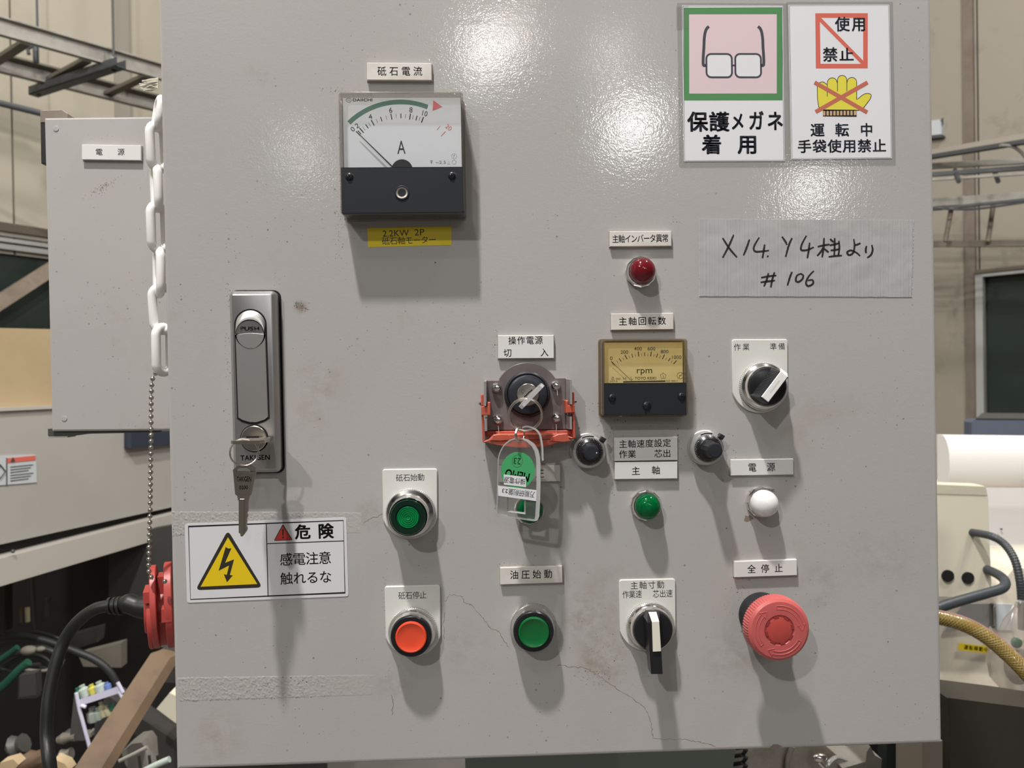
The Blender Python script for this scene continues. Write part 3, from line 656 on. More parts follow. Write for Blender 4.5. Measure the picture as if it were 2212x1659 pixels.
pilot(1384.5, 587.5, 'domed dark red pilot lamp under the 主軸インバータ異常 plate', 'red')
pilot(1395.5, 1091.5, 'domed green pilot lamp in full view under the 主軸 plate', 'green')
pilot(1143.5, 1100, 'green pilot lamp half hidden behind the clear key tag', 'green', top=9)
pilot(1645.5, 1085, 'domed milky white pilot lamp in a chrome ring', 'white', top=12.5, dome_r=8.3)
def legend(t, xl, yt, xr, yb, txt, th=1.5, r=1.5):
    x0, x1, _, y1 = t.R(xl, yt, xr, yb, th); yb_ = t.P((xl + xr) / 2, yb, th)[1]
    xm, hw = (x0 + x1) / 2, (x1 - x0) / 2; R_ = hw * 1.04
    cyc = yb_ + R_
    a = math.acos(hw / R_)
    poly = [(xm + R_ * math.cos(t_), cyc + R_ * math.sin(t_)) for t_ in [PI + a + (PI - 2 * a) * k / 28 for k in range(29)]]
    poly += rrect(x0, x1, cyc, y1, (0, 0, r, r))[14:]
    mb = M(); mb.prism(poly, 0, th, .4); lp = mb.build('legend_plate', 'legend', t)
    mb = M()
    for s, p0, p1, wp, hp in txt: kanji(mb, t, s, p0, p1, wp, hp, th + .04, bold=0.0)
    mb.build('lettering', 'ink', lp, smooth=0)
def bezel(t, r0=15.1, zt=10.5, rt=12.6, z0=1.5, n=160):
    mb = M(); mb.lathe([(r0 - .3, z0), (r0, z0 + .3), (r0, z0 + 2.0), (r0 - .5, z0 + 2.6)], n=n, knurl=((0, 1, 2), .42)); mb.build('knurled_nut', 'satin', t, smooth=20)
    mb = M(); mb.lathe([(r0 - .7, z0 + 2.4), (r0 - 1.0, z0 + 3.3), (rt + .5, z0 + 4.4), (rt + .2, zt - .5), (rt, zt), (rt - .6, zt)], n=72, cap1=False); mb.build('bezel', 'chrome', t, smooth=30)
GB = 'round push buttons on the door'
t = T('push_button', 'translucent dark green illuminated push button with legend plate reading 砥石始動', 'button', 887.5, 1106, 0, (826, 1013.5, 943, 1012), GB)
legend(t, 826.5, 1013, 945, 1164, [('砥石始動', (863, 1032.5), (909.5, 1031), 14, 14.5)])
bezel(t, zt=13, rt=11.6)
mb = M(); mb.lathe([(11.7, 12.5), (11.9, 13.2), (11.6, 16.6), (11.3, 17), (10.8, 16.6), (10.7, 14.0)], n=64, cap0=False, cap1=False); mb.build('guard_ring', 'chrome', t)
mb = M(); mb.lathe([(10.6, 13.5), (10.6, 18.0), (10.1, 18.7), (7.4, 18.7), (7.0, 18.0)], n=64); mb.build('lens_rim', 'green_dark', t)
p2 = [(6.5, 18.1)]
for k in range(5): rr = 6.1 - k * 1.15; p2 += [(rr, 18.5), (rr - .35, 18.0), (rr - .9, 18.05)]
mb = M(); mb.lathe(p2, n=56); mb.build('ringed_lens', 'green_inner', t, smooth=20)
def button(px, py, label, capm, rot, leg=None):
    t = T('push_button', label, 'button', px, py, 0, rot, GB)
    if leg: legend(t, *leg)
    bezel(t, z0=1.5 if leg else 0, r0=14.9 if leg else 14.3)
    mb = M(); mb.lathe([(12.2, 8), (12.2, 12.0), (11.8, 12.5), (9.7, 12.5), (9.6, 10)], n=64); mb.build('collar', 'black_plastic', t)
    mb = M(); mb.lathe([(9.4, 9), (9.4, 13.2), (9.1, 13.9), (8.5, 14.1), (8.2, 13.9), (4, 13.6), (.5, 13.5)], n=64); mb.build('cap', capm, t, smooth=40)
button(892, 1361, 'bright orange-red push button with legend plate reading 砥石停止', 'red_button', (831, 1267, 951, 1264), (832, 1265.5, 952, 1419, [('砥石停止', (868, 1287), (914, 1285.5), 14, 15)]))
button(1150, 1351, 'opaque green push button without legend plate under the 油圧始動 plate', 'green_button', 0)
# selector switches
GS = 'black rotary selector switches with white pointer inlays'
t = T('selector_switch', 'rotary selector switch with short knob turned to 準備, legend 作業 and 準備', 'switch', 1645, 834.5, 0, (1583, 734.5, 1700, 734), GS)
legend(t, 1582, 733, 1702, 892, [('作業', (1592.5, 750), (1611.5, 749.5), 14, 14.5), ('準備', (1670.5, 749), (1688.5, 748.5), 14, 14.5)])
bezel(t, zt=9.5, rt=12.2)
mb = M(); mb.lathe([(11.7, 8), (11.7, 10), (11.2, 11.0), (9.5, 11.6)], n=64); kn = mb.build('knob_disc', 'black_plastic', t)
a_ = math.radians(52); ca, sa = math.cos(a_), math.sin(a_)
def rr_(u, v): return (u * ca - v * sa, u * sa + v * ca)
mb = M(); poly = [rr_(u, v) for u, v in ((-10.6, -3.2), (9.5, -3.2), (9.5, 3.2), (-10.6, 3.2))]; base = [rr_(u, v) for u, v in ((-11, -3.4), (11.0, -3.4), (11.0, 5.4), (-11, 5.4))]
mb.layers([[(x, y, 10) for x, y in base], [(x, y, 21) for x, y in poly]]); hd = mb.build('handle', 'black_matte', t)
mb = M()
for k in range(18):
    u = -8.5 + k * 1.0; p0 = rr_(u, 5.1); p1 = rr_(u * .98, 3.35)
    mb.tube([(p0[0], p0[1], 11.5), (p1[0], p1[1], 20.4)], .22, 6)
mb.build('grip_ribs', 'black_matte', hd)
mb = M(); poly = [rr_(u, v) for u, v in ((-9.7, -2.7), (9.6, -2.7), (9.6, 2.7), (-9.7, 2.7))]; mb.prism(poly, 20.8, 21.6, .3)
q = [rr_(u, v) for u, v in ((9.5, -2.7), (12.0, -2.5), (12.0, 2.5), (9.5, 2.7))]
mb.layers([[(x, y, z) for (x, y), z in zip(q, (20.0, 16.5, 16.5, 20.0))], [(x, y, z) for (x, y), z in zip(q, (21.5, 17.5, 17.5, 21.5))]])
mb.build('pointer_inlay', mat('white_pointer_plastic', (0.82, 0.81, 0.79), 0.35), hd)
mb = M(); mb.stroke([rr_(-4.5, 0), rr_(4.5, 0)], .9, 21.63); mb.build('groove', 'legend', hd)
t = T('selector_switch', 'rotary selector switch with long black lever hanging down, legend 主軸寸動', 'switch', 1402.5, 1349.5, 0, (1340, 1252.5, 1457, 1250), GS)
legend(t, 1338.5, 1251.5, 1460, 1407, [('主軸寸動', (1370, 1265), (1427, 1263), 15.5, 16), ('作業速', (1351.5, 1284.5), (1379.5, 1283.5), 13, 16), ('芯出速', (1417, 1283), (1446, 1282), 13, 16)])
bezel(t, zt=10, rt=12.6)
mb = M(); mb.lathe([(12.1, 8), (12.1, 10.6), (11.6, 11.6), (9.5, 12.2)], n=64); mb.build('knob_disc', 'black_plastic', t)
def PL(px, py, z): x, y = t.P(px, py, z); return (x, y, z)
mb = M()
top = [PL(1398.5, 1323, 15), PL(1399, 1345, 25), PL(1406.5, 1456, 25)]; top2 = [PL(1424.5, 1323, 15), PL(1425, 1345, 25), PL(1431.5, 1456, 25)]
for i in range(2):
    a, b_, c, d = top[i], top2[i], top2[i + 1], top[i + 1]
    bz = lambda p: (p[0], p[1], 10.0 if i == 0 or p[1] > -18 else 17.0)
    mb.layers([[bz(d), bz(c), bz(b_), bz(a)], [d, c, b_, a]])
hd = mb.build('lever', 'black_plastic', t)
mb = M(); a, b_ = PL(1400.5, 1322, 15.3), PL(1417.5, 1321.5, 15.3); c, d = PL(1423.5, 1342, 25.5), PL(1408, 1343, 25.5); e_, f_ = PL(1427.5, 1406, 25.5), PL(1410, 1407, 25.5)
up = lambda p, k: (p[0], p[1], p[2] + k)
mb.layers([[a, b_, c, d], [up(p, .5) for p in (a, b_, c, d)]]); mb.layers([[d, c, e_, f_], [up(p, .5) for p in (d, c, e_, f_)]])
mb.build('pointer_inlay', mat('ivory_pointer_plastic', (0.76, 0.72, 0.63), 0.4), hd)
# emergency stop
t = T('stop_button', 'large coral red mushroom stop button with engraved turn arrows', 'button', 1643, 1327, 0, 0)
mb = M(); mb.lathe([(14.0, 0), (14.0, 2.5), (13.0, 4.5), (13.0, 9), (11, 9.5), (11, 21)], n=64); mb.build('base', 'black_matte', t)
mb = M(); mb.lathe([(12, 19), (18.2, 20.0), (18.9, 21.0), (18.9, 27.0), (18.2, 29.0), (16.6, 30.2), (12, 30.6), (9, 30.5), (8.4, 29.6)], n=144, knurl=((1, 2, 3), .45)); hd = mb.build('mushroom_head', 'stop_red', t, smooth=28)
mb = M(); mb.lathe([(7.6, 29.3), (7.6, 30.4), (7.0, 30.6), (1, 30.6)], n=48); mb.build('centre_disc', 'stop_core', hd)
mb = M()
for k in range(8):
    a = 2 * PI * (k + .3) / 8; pts = [(q_ * math.cos(a + s_), q_ * math.sin(a + s_)) for q_, s_ in ((7.2, -.2), (8.7, -.17), (8.7, .17), (7.2, .2))]; mb.prism(pts, 30.3, 30.68)
mb.build('recess', 'stop_cut', hd, smooth=0)
for a0, a1 in ((97, 12), (-28, -108), (-142, -222)):
    mb = M(); pts = arc(0, 0, 14.4, a0, a1, 16); tip = a1 - 10; inn = arc(0, 0, 12.4, a1, a0, 16)
    c_ = lambda r_, a: (r_ * math.cos(math.radians(a)), r_ * math.sin(math.radians(a)))
    loop = pts + [c_(15.6, a1 + 1), c_(13.4, tip - 4), c_(11.0, a1 + 1)] + inn
    mb.tube([(x, y, 30.55 - max(0, math.hypot(x, y) - 13) * .10) for x, y in loop], .26, 6, closed=True)
    mb.build('turn_arrow', 'stop_red', hd)
# precision dials
def dial(px, py, label, ztop, dot):
    t = T('precision_dial', label, 'dial', px, py, 0, 0, 'ten-turn dials beside the two-line plate')
    mb = M(); mb.lathe([(10.9, 0), (10.9, 1.2), (10.5, 1.6), (10.3, 6.5), (9.9, 7.4), (8.6, 7.7)], n=72); mb.build('scale_ring', 'satin', t)
    mb = M()
    mb.stroke([(x, y) for x, y in arc(0, 0, 9.35, 118, 72, 12)], .75, 7.62); mb.build('counter_window', 'hole', t, smooth=0)
    mb = M(); mb.prism([(6.0, 7.2), (7.6, 9.2), (10.3, 7.6), (8.7, 5.2)], 5.5, 9.6, .3); mb.prism([(7.2, 7.0), (7.9, 7.9), (9.0, 7.2), (8.3, 6.2)], 9.5, 9.9); mb.build('brake_lever', 'black_matte', t)
    mb = M(); mb.lathe([(8.4, 6), (8.4, 8.2), (6.4, 10.4), (5.6, 10.8)], n=72); sk = mb.build('skirt', 'black_plastic', t)
    mb = M()
    for k in range(50):
        a = 2 * PI * k / 50; l = .45 if k % 5 else .85; c_, s_ = math.cos(a), math.sin(a)
        q0, q1 = 8.25, 8.25 - l; z = lambda q: 8.25 + (8.4 - q) * 1.1
        mb.add([(q0 * c_ - .07 * s_, q0 * s_ + .07 * c_, z(q0) + .05), (q0 * c_ + .07 * s_, q0 * s_ - .07 * c_, z(q0) + .05), (q1 * c_ + .07 * s_, q1 * s_ - .07 * c_, z(q1) + .05), (q1 * c_ - .07 * s_, q1 * s_ + .07 * c_, z(q1) + .05)], [(0, 1, 2, 3)])
    mb.build('scale_marks', 'legend', sk, smooth=0)
    mb = M(); mb.lathe([(5.6, 10.0), (5.0, 12.0), (4.8, ztop - .5), (4.4, ztop), (3.9, ztop + .1)], n=24, knurl=((1, 2), .3)); kn = mb.build('knob', 'black_matte', t, smooth=20)
    mb = M(); mb.lathe([(3.7, ztop - .2), (3.6, ztop + .25), (1, ztop + .28)], n=32); mb.build('knob_cap', 'navy_plastic', kn)
    if dot: mb = M(); mb.flat(circ(3.1, 0, .42, 12), ztop + .3); mb.build('index_dot', 'white_plate', kn, smooth=0)
dial(1269.5, 973, 'silver and black ten-turn dial to the left of the two-line plate, beside the red guard', 16, True)
dial(1521.5, 966.5, 'silver and black ten-turn dial to the right of the two-line plate, tall knob', 22, False)

# ================================================================== door handle, its key and ring
hp = T('door_handle', 'long grey die-cast flush handle with push catch and lock on the left of the door', 'handle', 549, 824, 0, 0)
c4 = [hp.P(492.5, 627.5, 8), hp.P(595.5, 627.5, 8), hp.P(604.5, 1021, 8), hp.P(502, 1022.5, 8)]
def bil(u, v, z=0):     # u to the right, v down, on the handle's slightly leaning outline
    a = [(c4[0][i] * (1 - u) + c4[1][i] * u) * (1 - v) + (c4[3][i] * (1 - u) + c4[2][i] * u) * v for i in (0, 1)]; return (a[0], a[1])
hw, hh = c4[1][0] - c4[0][0], c4[0][1] - c4[3][1]
out = []
for x, y in rrect(0, hw, 0, hh, 3.2, 5): out.append(bil(x / hw, 1 - y / hh))
mb = M(); r = [[(x, y, z) for x, y in inset(out, i)] for i, z in ((-1.0, 0), (-1.0, .8))]; mb.layers(r); mb.build('gasket', 'hole', hp)
mb = M(); r = [[(x, y, z) for x, y in inset(out, i)] for i, z in ((0, 0), (0, 5.2), (.5, 6.2), (2.3, 8.4), (2.8, 8.6))]; mb.layers(r); mb.build('housing', 'zinc', hp, smooth=22)
zt = 8.7
def HP(x, y, z=8.7): return hp.P(x, y, z)
lc = HP(541, 702); lr = math.dist(HP(541, 702), HP(574.5, 702))
leftb, rightb = HP(514, 902), HP(581.5, 899)
low = [HP(514, 904), HP(524, 910), HP(540, 914.5), HP(556, 914), HP(571, 909), HP(581, 902)]
outl = [(lc[0] + lr * math.cos(a), lc[1] + lr * math.sin(a)) for a in [PI * k / 24 for k in range(25)]] + low
mb = M(); mb.prism(inset(outl, -.45), 8.0, 8.72); mb.build('lever_gap', 'hole', hp, smooth=0)
mb = M(); mb.stroke([(x, y) for x, y in inset(low + [(low[-1][0], low[-1][1] + 1)], -.7)][:6], .35, 8.75); mb.build('lip_line', 'chrome', hp, smooth=0)
bc = HP(540.5, 720.5, 9.4); br = math.dist(HP(540.5, 720.5, 9.4), HP(571, 720.5, 9.4))
# lever plate below the catch circle
top_arc = [(bc[0] + br * 1.04 * math.cos(a), bc[1] + br * 1.04 * math.sin(a)) for a in [-PI * (k / 20) for k in range(21)]]   # right -> bottom -> left
lev = [(outl[0][0] - .35, bc[1])] + top_arc + [(outl[24][0] + .35, bc[1])] + [(x, y + .3) for x, y in inset(outl, .35)[25:]]
mb = M(); mb.prism(lev[::-1], 8.0, 9.3, .3); mb.build('lever', 'zinc_flat', hp, smooth=25)
# bright upper recess: curved wall leaning up
vs, fs = [], []; nn = 24
for j in range(7):
    for i in range(nn + 1):
        a = PI * i / nn; u = j / 6
        ox, oy = lc[0] + (lr - .5) * math.cos(a), lc[1] + (lr - .5) * math.sin(a); ix, iy = bc[0] + br * math.cos(a), bc[1] + br * math.sin(a)
        vs.append((ox * (1 - u) + ix * u, oy * (1 - u) + iy * u, 8.74 + 1.5 * math.sin(u * PI / 2)))
for j in range(6):
    for i in range(nn): k = j * (nn + 1) + i; fs.append((k, k + 1, k + nn + 2, k + nn + 1))
mb = M(); mb.add(vs, fs); mb.build('thumb_recess', 'satin', hp, smooth=60)
# catch button: flat lower half, hollowed upper half carrying PUSH
bnd = [(bc[0] - br + 2 * br * k / 16, bc[1] + .4 * math.sin(PI * k / 16) * 2 - .6) for k in range(17)]
lo_ = [(bc[0] + (br - .15) * math.cos(-PI * k / 20), bc[1] - .6 + (br - .15) * math.sin(-PI * k / 20)) for k in range(21)]
mb = M(); mb.prism(bnd[::-1] + [], 8, 9) if 0 else mb.prism(lo_ + bnd[1:-1], 8.6, 9.6, .15); cb = mb.build('push_catch', 'zinc_flat', hp, smooth=20)
vs, fs = [], []
for j in range(9):
    v = j / 8
    for i in range(17):
        x = bnd[i][0]; yt = bc[1] - .6 + math.sqrt(max(0, br * br - (x - bc[0]) ** 2)); y = bnd[i][1] * (1 - v) + yt * v
        vs.append((x, y, 8.75 + 1.6 * v ** 1.3))
for j in range(8):
    for i in range(16): k = j * 17 + i; fs.append((k, k + 1, k + 18, k + 17))
mb = M(); mb.add(vs, fs); mb.build('hollow', 'zinc', cb, smooth=60)
mb = M(); word(mb, hp, 'PUSH', (539, 710), 39, 8.5, 9.75, 0.01, -1.5); mb.build('lettering', 'dark_grey', cb, smooth=0)
mb = M(); word(mb, hp, 'TAKIGEN', (551, 988.5), 62, 11, 8.68, 0.012, 0.6); mb.build('lettering', 'dark_grey', hp, smooth=0)
kc = HP(549.5, 947)
mb = M(); mb.lathe([(8.3, 8.2), (8.3, 8.75)], kc[0], kc[1], 48); mb.build('lock_recess', 'hole', hp, smooth=0)
mb = M(); mb.lathe([(7.6, 8), (7.6, 9.6), (7.2, 10.0), (1, 10.0)], kc[0], kc[1], 48); lk = mb.build('lock_cylinder', 'nickel', hp)
mb = M(); mb.box(kc[0] - 4.4, kc[0] + 3, kc[1] + .4, kc[1] + 1.4, 9.9, 10.06); mb.build('key_slot', 'hole', lk, smooth=0)
def mkthing(name, label, cat, ref, group=None): return T(name, label, cat, ref[0], ref[1], ref[2], 0, group)
k1 = mkthing('lock_key', 'flat nickel key stuck edge-on in the lock of the door handle', 'key', (549, 947, 10))
x0, x1 = k1.P(499, 950, 24)[0], k1.P(571, 950, 24)[0]; xm = (x0 + x1) / 2; yk = k1.P(549, 947, 6)[1] - .6
def xz(mb, poly, y0, y1):
    if area(poly) > 0: poly = poly[::-1]
    mb.layers([[(x, y0, z) for x, z in poly], [(x, y1, z) for x, z in poly]])
mb = M(); xz(mb, [(x0, 24), (x0, 11), (x0 + 3, 7), (xm + 1, 6.5), (xm + 1.5, 0), (xm + 7, 0), (xm + 7.5, 6.5), (x1 - 1, 8), (x1, 12), (x1, 24), (x1 - 2, 27), (x0 + 2, 27)], yk - .9, yk + .9)
mb.build('bow', 'brass_key', k1, smooth=20)
kr = mkthing('key_ring', 'thin steel split ring hanging from the door handle key', 'ring', (527, 977, 34))
def ring3(t, cpx, cpy, z, r_, wire, tilt, name, mt, turns=1.9, axis='Y'):
    c = t.P(cpx, cpy, z); n = 90; pts = []
    for i in range(n + 1):
        a = 2 * PI * turns * i / n + .6; p = Vector((r_ * math.cos(a), r_ * math.sin(a), (i / n - .5) * wire * 2.0))
        p = Matrix.Rotation(math.radians(tilt), 3, axis) @ p; pts.append((c[0] + p.x, c[1] + p.y, z + p.z))
    mb = M(); mb.tube(pts, wire, 8); return mb.build(name, mt, t)
ring3(kr, 527.5, 977, 0, 7.6, .5, 22, 'split_ring', 'nickel')
k2 = mkthing('hanging_key', 'worn flat key hanging blade down from the ring below the door handle', 'key', (527, 1060, 33))
def K2(x, y): return k2.P(470 + x / 5.528, 880 + y / 5.528, 0)
mb = M()
for poly in ([(188, 745), (230, 705), (300, 672), (375, 675), (460, 730), (462, 760), (400, 768), (395, 745), (345, 718), (262, 718), (225, 758), (192, 775)],
             [(192, 775), (225, 758), (462, 760), (455, 800), (405, 1040), (385, 1060), (240, 1055), (215, 1035)],
             [(240, 1055), (385, 1060), (372, 1110), (250, 1110)],
             [(258, 1110), (368, 1110), (366, 1240), (352, 1265), (366, 1290), (350, 1330), (352, 1380), (340, 1400), (356, 1440), (352, 1470), (325, 1510), (300, 1540), (280, 1535), (274, 1500), (258, 1498)]):
    mb.prism([K2(*p) for p in poly], -.9, .9)
kb = mb.build('blank', 'brass_key', k2, smooth=20)
mb = M(); mb.prism([K2(*p) for p in ((275, 1090), (325, 1090), (322, 1520), (282, 1520))], .85, 1.25, .15); mb.build('blade_rib', 'brass_key', k2, smooth=0)
mb = M(); q = [K2(*p) for p in ((212, 795), (415, 800), (380, 1030), (240, 1030))]; mb.stroke(q, .35, .95, closed=True); word(mb, k2, 'TAKIGEN', (470 + 315 / 5.528, 880 + 855 / 5.528), 30, 11, .97, .01); word(mb, k2, '0200', (470 + 310 / 5.528, 880 + 955 / 5.528), 18, 8, .97, .01)
mb.build('stamping', 'nickel', k2, smooth=0)

# ================================================================== key switch, its steel bracket and red guard
def KZ(x, y): return (1020 + x / 8.296, 780 + y / 8.296)
br_ = T('guard_bracket', 'tarnished steel bracket with hinged red plastic guard around the key switch', 'bracket', 1138.7, 864, 0, (1054, 821.5, 1222, 819))
def BP(x, y, z=2.0): return br_.P(*KZ(x, y), z)
cc = BP(990, 612, 2); cr = math.dist(cc, BP(990, 25, 2))
a0 = math.radians(31); arcpts = [(cc[0] + cr * math.cos(a), cc[1] + cr * math.sin(a)) for a in [a0 + (PI - 2 * a0) * k / 28 for k in range(29)]]
poly = [BP(1680, 1222), BP(1672, 300), BP(1490, 302), BP(1455, 330)] + arcpts + [BP(490, 330), BP(470, 345), BP(265, 345), BP(285, 1245)]
mb = M(); mb.prism(poly[::-1], 0, 2.0, .35); mb.build('back_plate', 'steel_plate', br_, smooth=25)
for xa, xb, ya, yb, zt_ in ((268, 282, 345, 800, 17), (1672, 1684, 315, 780, 17), (284, 294, 990, 1245, 15), (1678, 1688, 960, 1215, 15)):
    pa, pb = BP(xa, ya), BP(xb, yb); xo = min(pa[0], pb[0]); s_ = -1 if xa < 900 else 1
    mb = M(); x_in = pa[0]; mb.layers([[(x_in, pb[1], 0), (x_in + 1.3 * s_, pb[1], 0), (x_in + 1.3 * s_, pa[1], 0), (x_in, pa[1], 0)][::s_], [(x_in + s_ * .9, pb[1] + .6, zt_), (x_in + 2.2 * s_, pb[1] + .6, zt_), (x_in + 2.2 * s_, pa[1] - .6, zt_), (x_in + s_ * .9, pa[1] - .6, zt_)][::s_]])
    mb.build('side_tab', 'tab_steel', br_)
for x, y in ((437, 478), (1500, 440), (458, 1055), (1515, 1020)):
    q = BP(x, y, 4); mb = M(); mb.lathe([(3.0, 1.9), (3.1, 2.6), (2.9, 4.2), (2.0, 5.5), (.4, 6.0)], q[0], q[1], 24); mb.build('rivet', 'chrome', br_)
for x, y, x2, y2 in ((466, 1160, 490, 1375), (1505, 1130, 1512, 1390), (1518, 500, 1528, 615)):
    a, b_ = BP(x, y, 4.5), BP(x2, y2, 5); mb = M(); mb.tube([(a[0], a[1], 5.0), (b_[0], b_[1], 5.5)], .14, 6); mb.build('pale_thread', 'white_plate', br_)  # thin pale lines running down from the rivets
# red guard frame: arms and bowed bottom, standing proud of the door
def GP(x, y, z): p = br_.P(*KZ(x, y), z); return (p[0], p[1], z)
gz = 13
for pts in ([(150, 620), (160, 600), (185, 590), (205, 610), (205, 800), (160, 800)], [(1765, 560), (1785, 545), (1808, 555), (1825, 580), (1830, 790), (1768, 790)]):
    mb = M(); mb.prism([GP(x, y, gz)[:2] for x, y in pts], 5, gz + 2, .4); mb.build('hinge_ear', 'red_frame', br_, smooth=25)
for pts in ([(160, 815), (195, 800), (240, 820), (270, 800), (270, 735), (325, 735), (325, 965), (165, 970)], [(1665, 710), (1710, 700), (1712, 785), (1755, 790), (1770, 780), (1830, 780), (1826, 920), (1675, 930)]):
    mb = M(); mb.prism([GP(x, y, gz)[:2] for x, y in pts], 3, gz + 2.6, .4); mb.build('hinge_clamp', 'red_frame', br_, smooth=25)

mb = M()
mb.prism([GP(x, y, gz)[:2] for x, y in ((165, 960), (205, 960), (225, 1440), (185, 1445))], 3, gz + 1, .4)
mb.prism([GP(x, y, gz)[:2] for x, y in ((1800, 920), (1838, 920), (1850, 1370), (1808, 1385))], 3, gz + 1, .4)
out_ = [(185, 1440), (200, 1458), (290, 1468), (420, 1500), (600, 1535), (800, 1555), (1000, 1560), (1250, 1540), (1420, 1502), (1560, 1450), (1680, 1400), (1790, 1402), (1850, 1370)]
inn_ = [(1808, 1370), (1740, 1350), (1690, 1310), (1500, 1300), (1250, 1300), (900, 1300), (600, 1310), (380, 1320), (300, 1400), (222, 1430)]
vs0 = [GP(x, y, gz)[:2] for x, y in out_ + inn_]
mb.prism(vs0, 4, gz + 1.2, .5); fr_ = mb.build('guard_frame', 'red_frame', br_, smooth=25)
mb = M(); mb.prism([GP(x, y, 4)[:2] for x, y in ((225, 1262), (1800, 1240), (1805, 1310), (1700, 1330), (240, 1350))], 1.0, 4, .3); mb.build('guard_back', 'red_frame', br_, smooth=25)
for x0_, s_ in ((380, 1), (1430, -1)):
    pts = [(0, 0), (70, -12), (150, -18), (260, -10), (330, 60), (300, 95), (120, 110), (-60, 100)] if s_ == 1 else [(0, 30), (110, -15), (270, -30), (290, 60), (330, 110), (200, 130), (-40, 110)]
    mb = M(); mb.prism([GP(x0_ + x, 1320 + y, gz)[:2] for x, y in pts], gz, gz + 1.9, .4); mb.build('worn_pad', 'red_frame', fr_, smooth=20)
mb = M()
for x in (145, 1838):
    a = GP(x, 765 if x < 900 else 730, 12); mb.ball((a[0], a[1], 12), 1.3, 10, 6)
mb.build('hinge_pin', 'chrome', br_)
ks = T('key_switch', 'black ringed key switch with nickel lock cylinder in the middle of the bracket', 'switch', *KZ(985, 598), 2.0, 0)
mb = M(); mb.lathe([(14.0, 0), (14.2, .5), (14.0, 3.2), (13.0, 4.4), (12.4, 4.2), (12.2, 3.0)], n=72); mb.build('rubber_ring', 'black_matte', ks)
mb = M(); mb.lathe([(12.3, 2), (12.0, 5.5), (11.5, 6.6), (10.8, 7.0), (7.0, 7.0), (6.9, 6.2)], n=72); mb.build('body', 'navy_plastic', ks)
mb = M(); mb.lathe([(6.8, 5), (6.8, 7.4), (6.4, 7.9), (1, 7.9)], n=48); lk = mb.build('lock_cylinder', 'nickel', ks)
mb = M(); pts = wob([ks.P(*KZ(935, 645), 7.9), ks.P(*KZ(1075, 510), 7.9)], 8, .18); mb.stroke(pts, .7, 7.93); q = ks.P(*KZ(910, 545), 7.9); mb.stroke([(q[0] - 1.4, q[1] + .6), (q[0] - .2, q[1] + 1.5), (q[0] + 1.2, q[1] + .1), (q[0] + .1, q[1] - 1.4)], .13, 7.93, closed=True); mb.build('keyway', 'hole', lk, smooth=0)
sk_ = T('switch_key', 'key with clear plastic bow turned diagonally in the key switch', 'key', *KZ(1060, 630), 10, 0)
mb = M(); a, b_ = sk_.P(*KZ(862, 838), 14), sk_.P(*KZ(1262, 418), 14); d_ = Vector((b_[0] - a[0], b_[1] - a[1])).normalized(); nrm = Vector((-d_.y, d_.x))
L0, L1 = Vector(a), Vector(b_)
def bowp(u, v, z): p = L0 + (L1 - L0) * u + nrm * v; return (p.x, p.y, z)
prof = [(0.0, 18), (0.0, 9), (.12, 6), (.42, 3), (.58, 3), (.88, 6), (1.0, 9), (1.0, 18), (.9, 20), (.1, 20)]
mb.layers([[bowp(u, -1.0, z) for u, z in prof], [bowp(u, 1.0, z) for u, z in prof]]); mb.build('clear_bow', 'acrylic_edge', sk_, smooth=20)
mb = M(); prof = [(.40, 12), (.42, 0), (.58, 0), (.60, 12)]; mb.layers([[bowp(u, -.5, z) for u, z in prof], [bowp(u, .5, z) for u, z in prof]]); mb.build('blade', 'nickel', sk_)
rg = T('key_ring', 'large round steel ring hanging from the clear-bowed key over the key switch', 'ring', *KZ(955, 955), 26, 0)
ring3(rg, *KZ(955, 958), 0, 9.55, .75, 14, 'split_ring', 'nickel', axis='X')
sr = T('link_ring', 'small steel link ring joining the large ring to the clear tag', 'ring', *KZ(860, 1330), 27, 0)
ring3(sr, *KZ(855, 1320), 0, 4.3, .5, 52, 'split_ring', 'nickel', 1.6)
# ---- clear tag hanging from the ring; letters upside down
tg = T('key_tag', 'clear acrylic key tag with green MEMO disc hanging upside down below the key switch', 'tag', 1119, 1035, 24, (1075, 1113, 1160, 1124.5))
def TZ(x, y, z=1.5): return tg.P(1060 + x / 7.543, 930 + y / 7.543, z)
outline = spline([(455, 120), (560, 130), (660, 190), (745, 300), (785, 420), (800, 560), (800, 900), (795, 1150), (778, 1400), (755, 1462), (690, 1470)], 6) + [Vector((400, 1425)), Vector((150, 1380))] + spline([(110, 1350), (92, 1300), (95, 1200), (105, 900), (112, 650), (115, 480), (135, 380), (200, 250), (300, 160), (380, 128), (455, 120)], 6)
outp = [TZ(p[0], p[1]) for p in outline]
seen = []; [seen.append(p) for p in outp if not seen or math.dist(p, seen[-1]) > .25]; outp = seen if math.dist(seen[0], seen[-1]) > .2 else seen[:-1]
hole = [TZ(*p) for p in ((285, 1095), (545, 1120), (545, 1335), (285, 1300))]
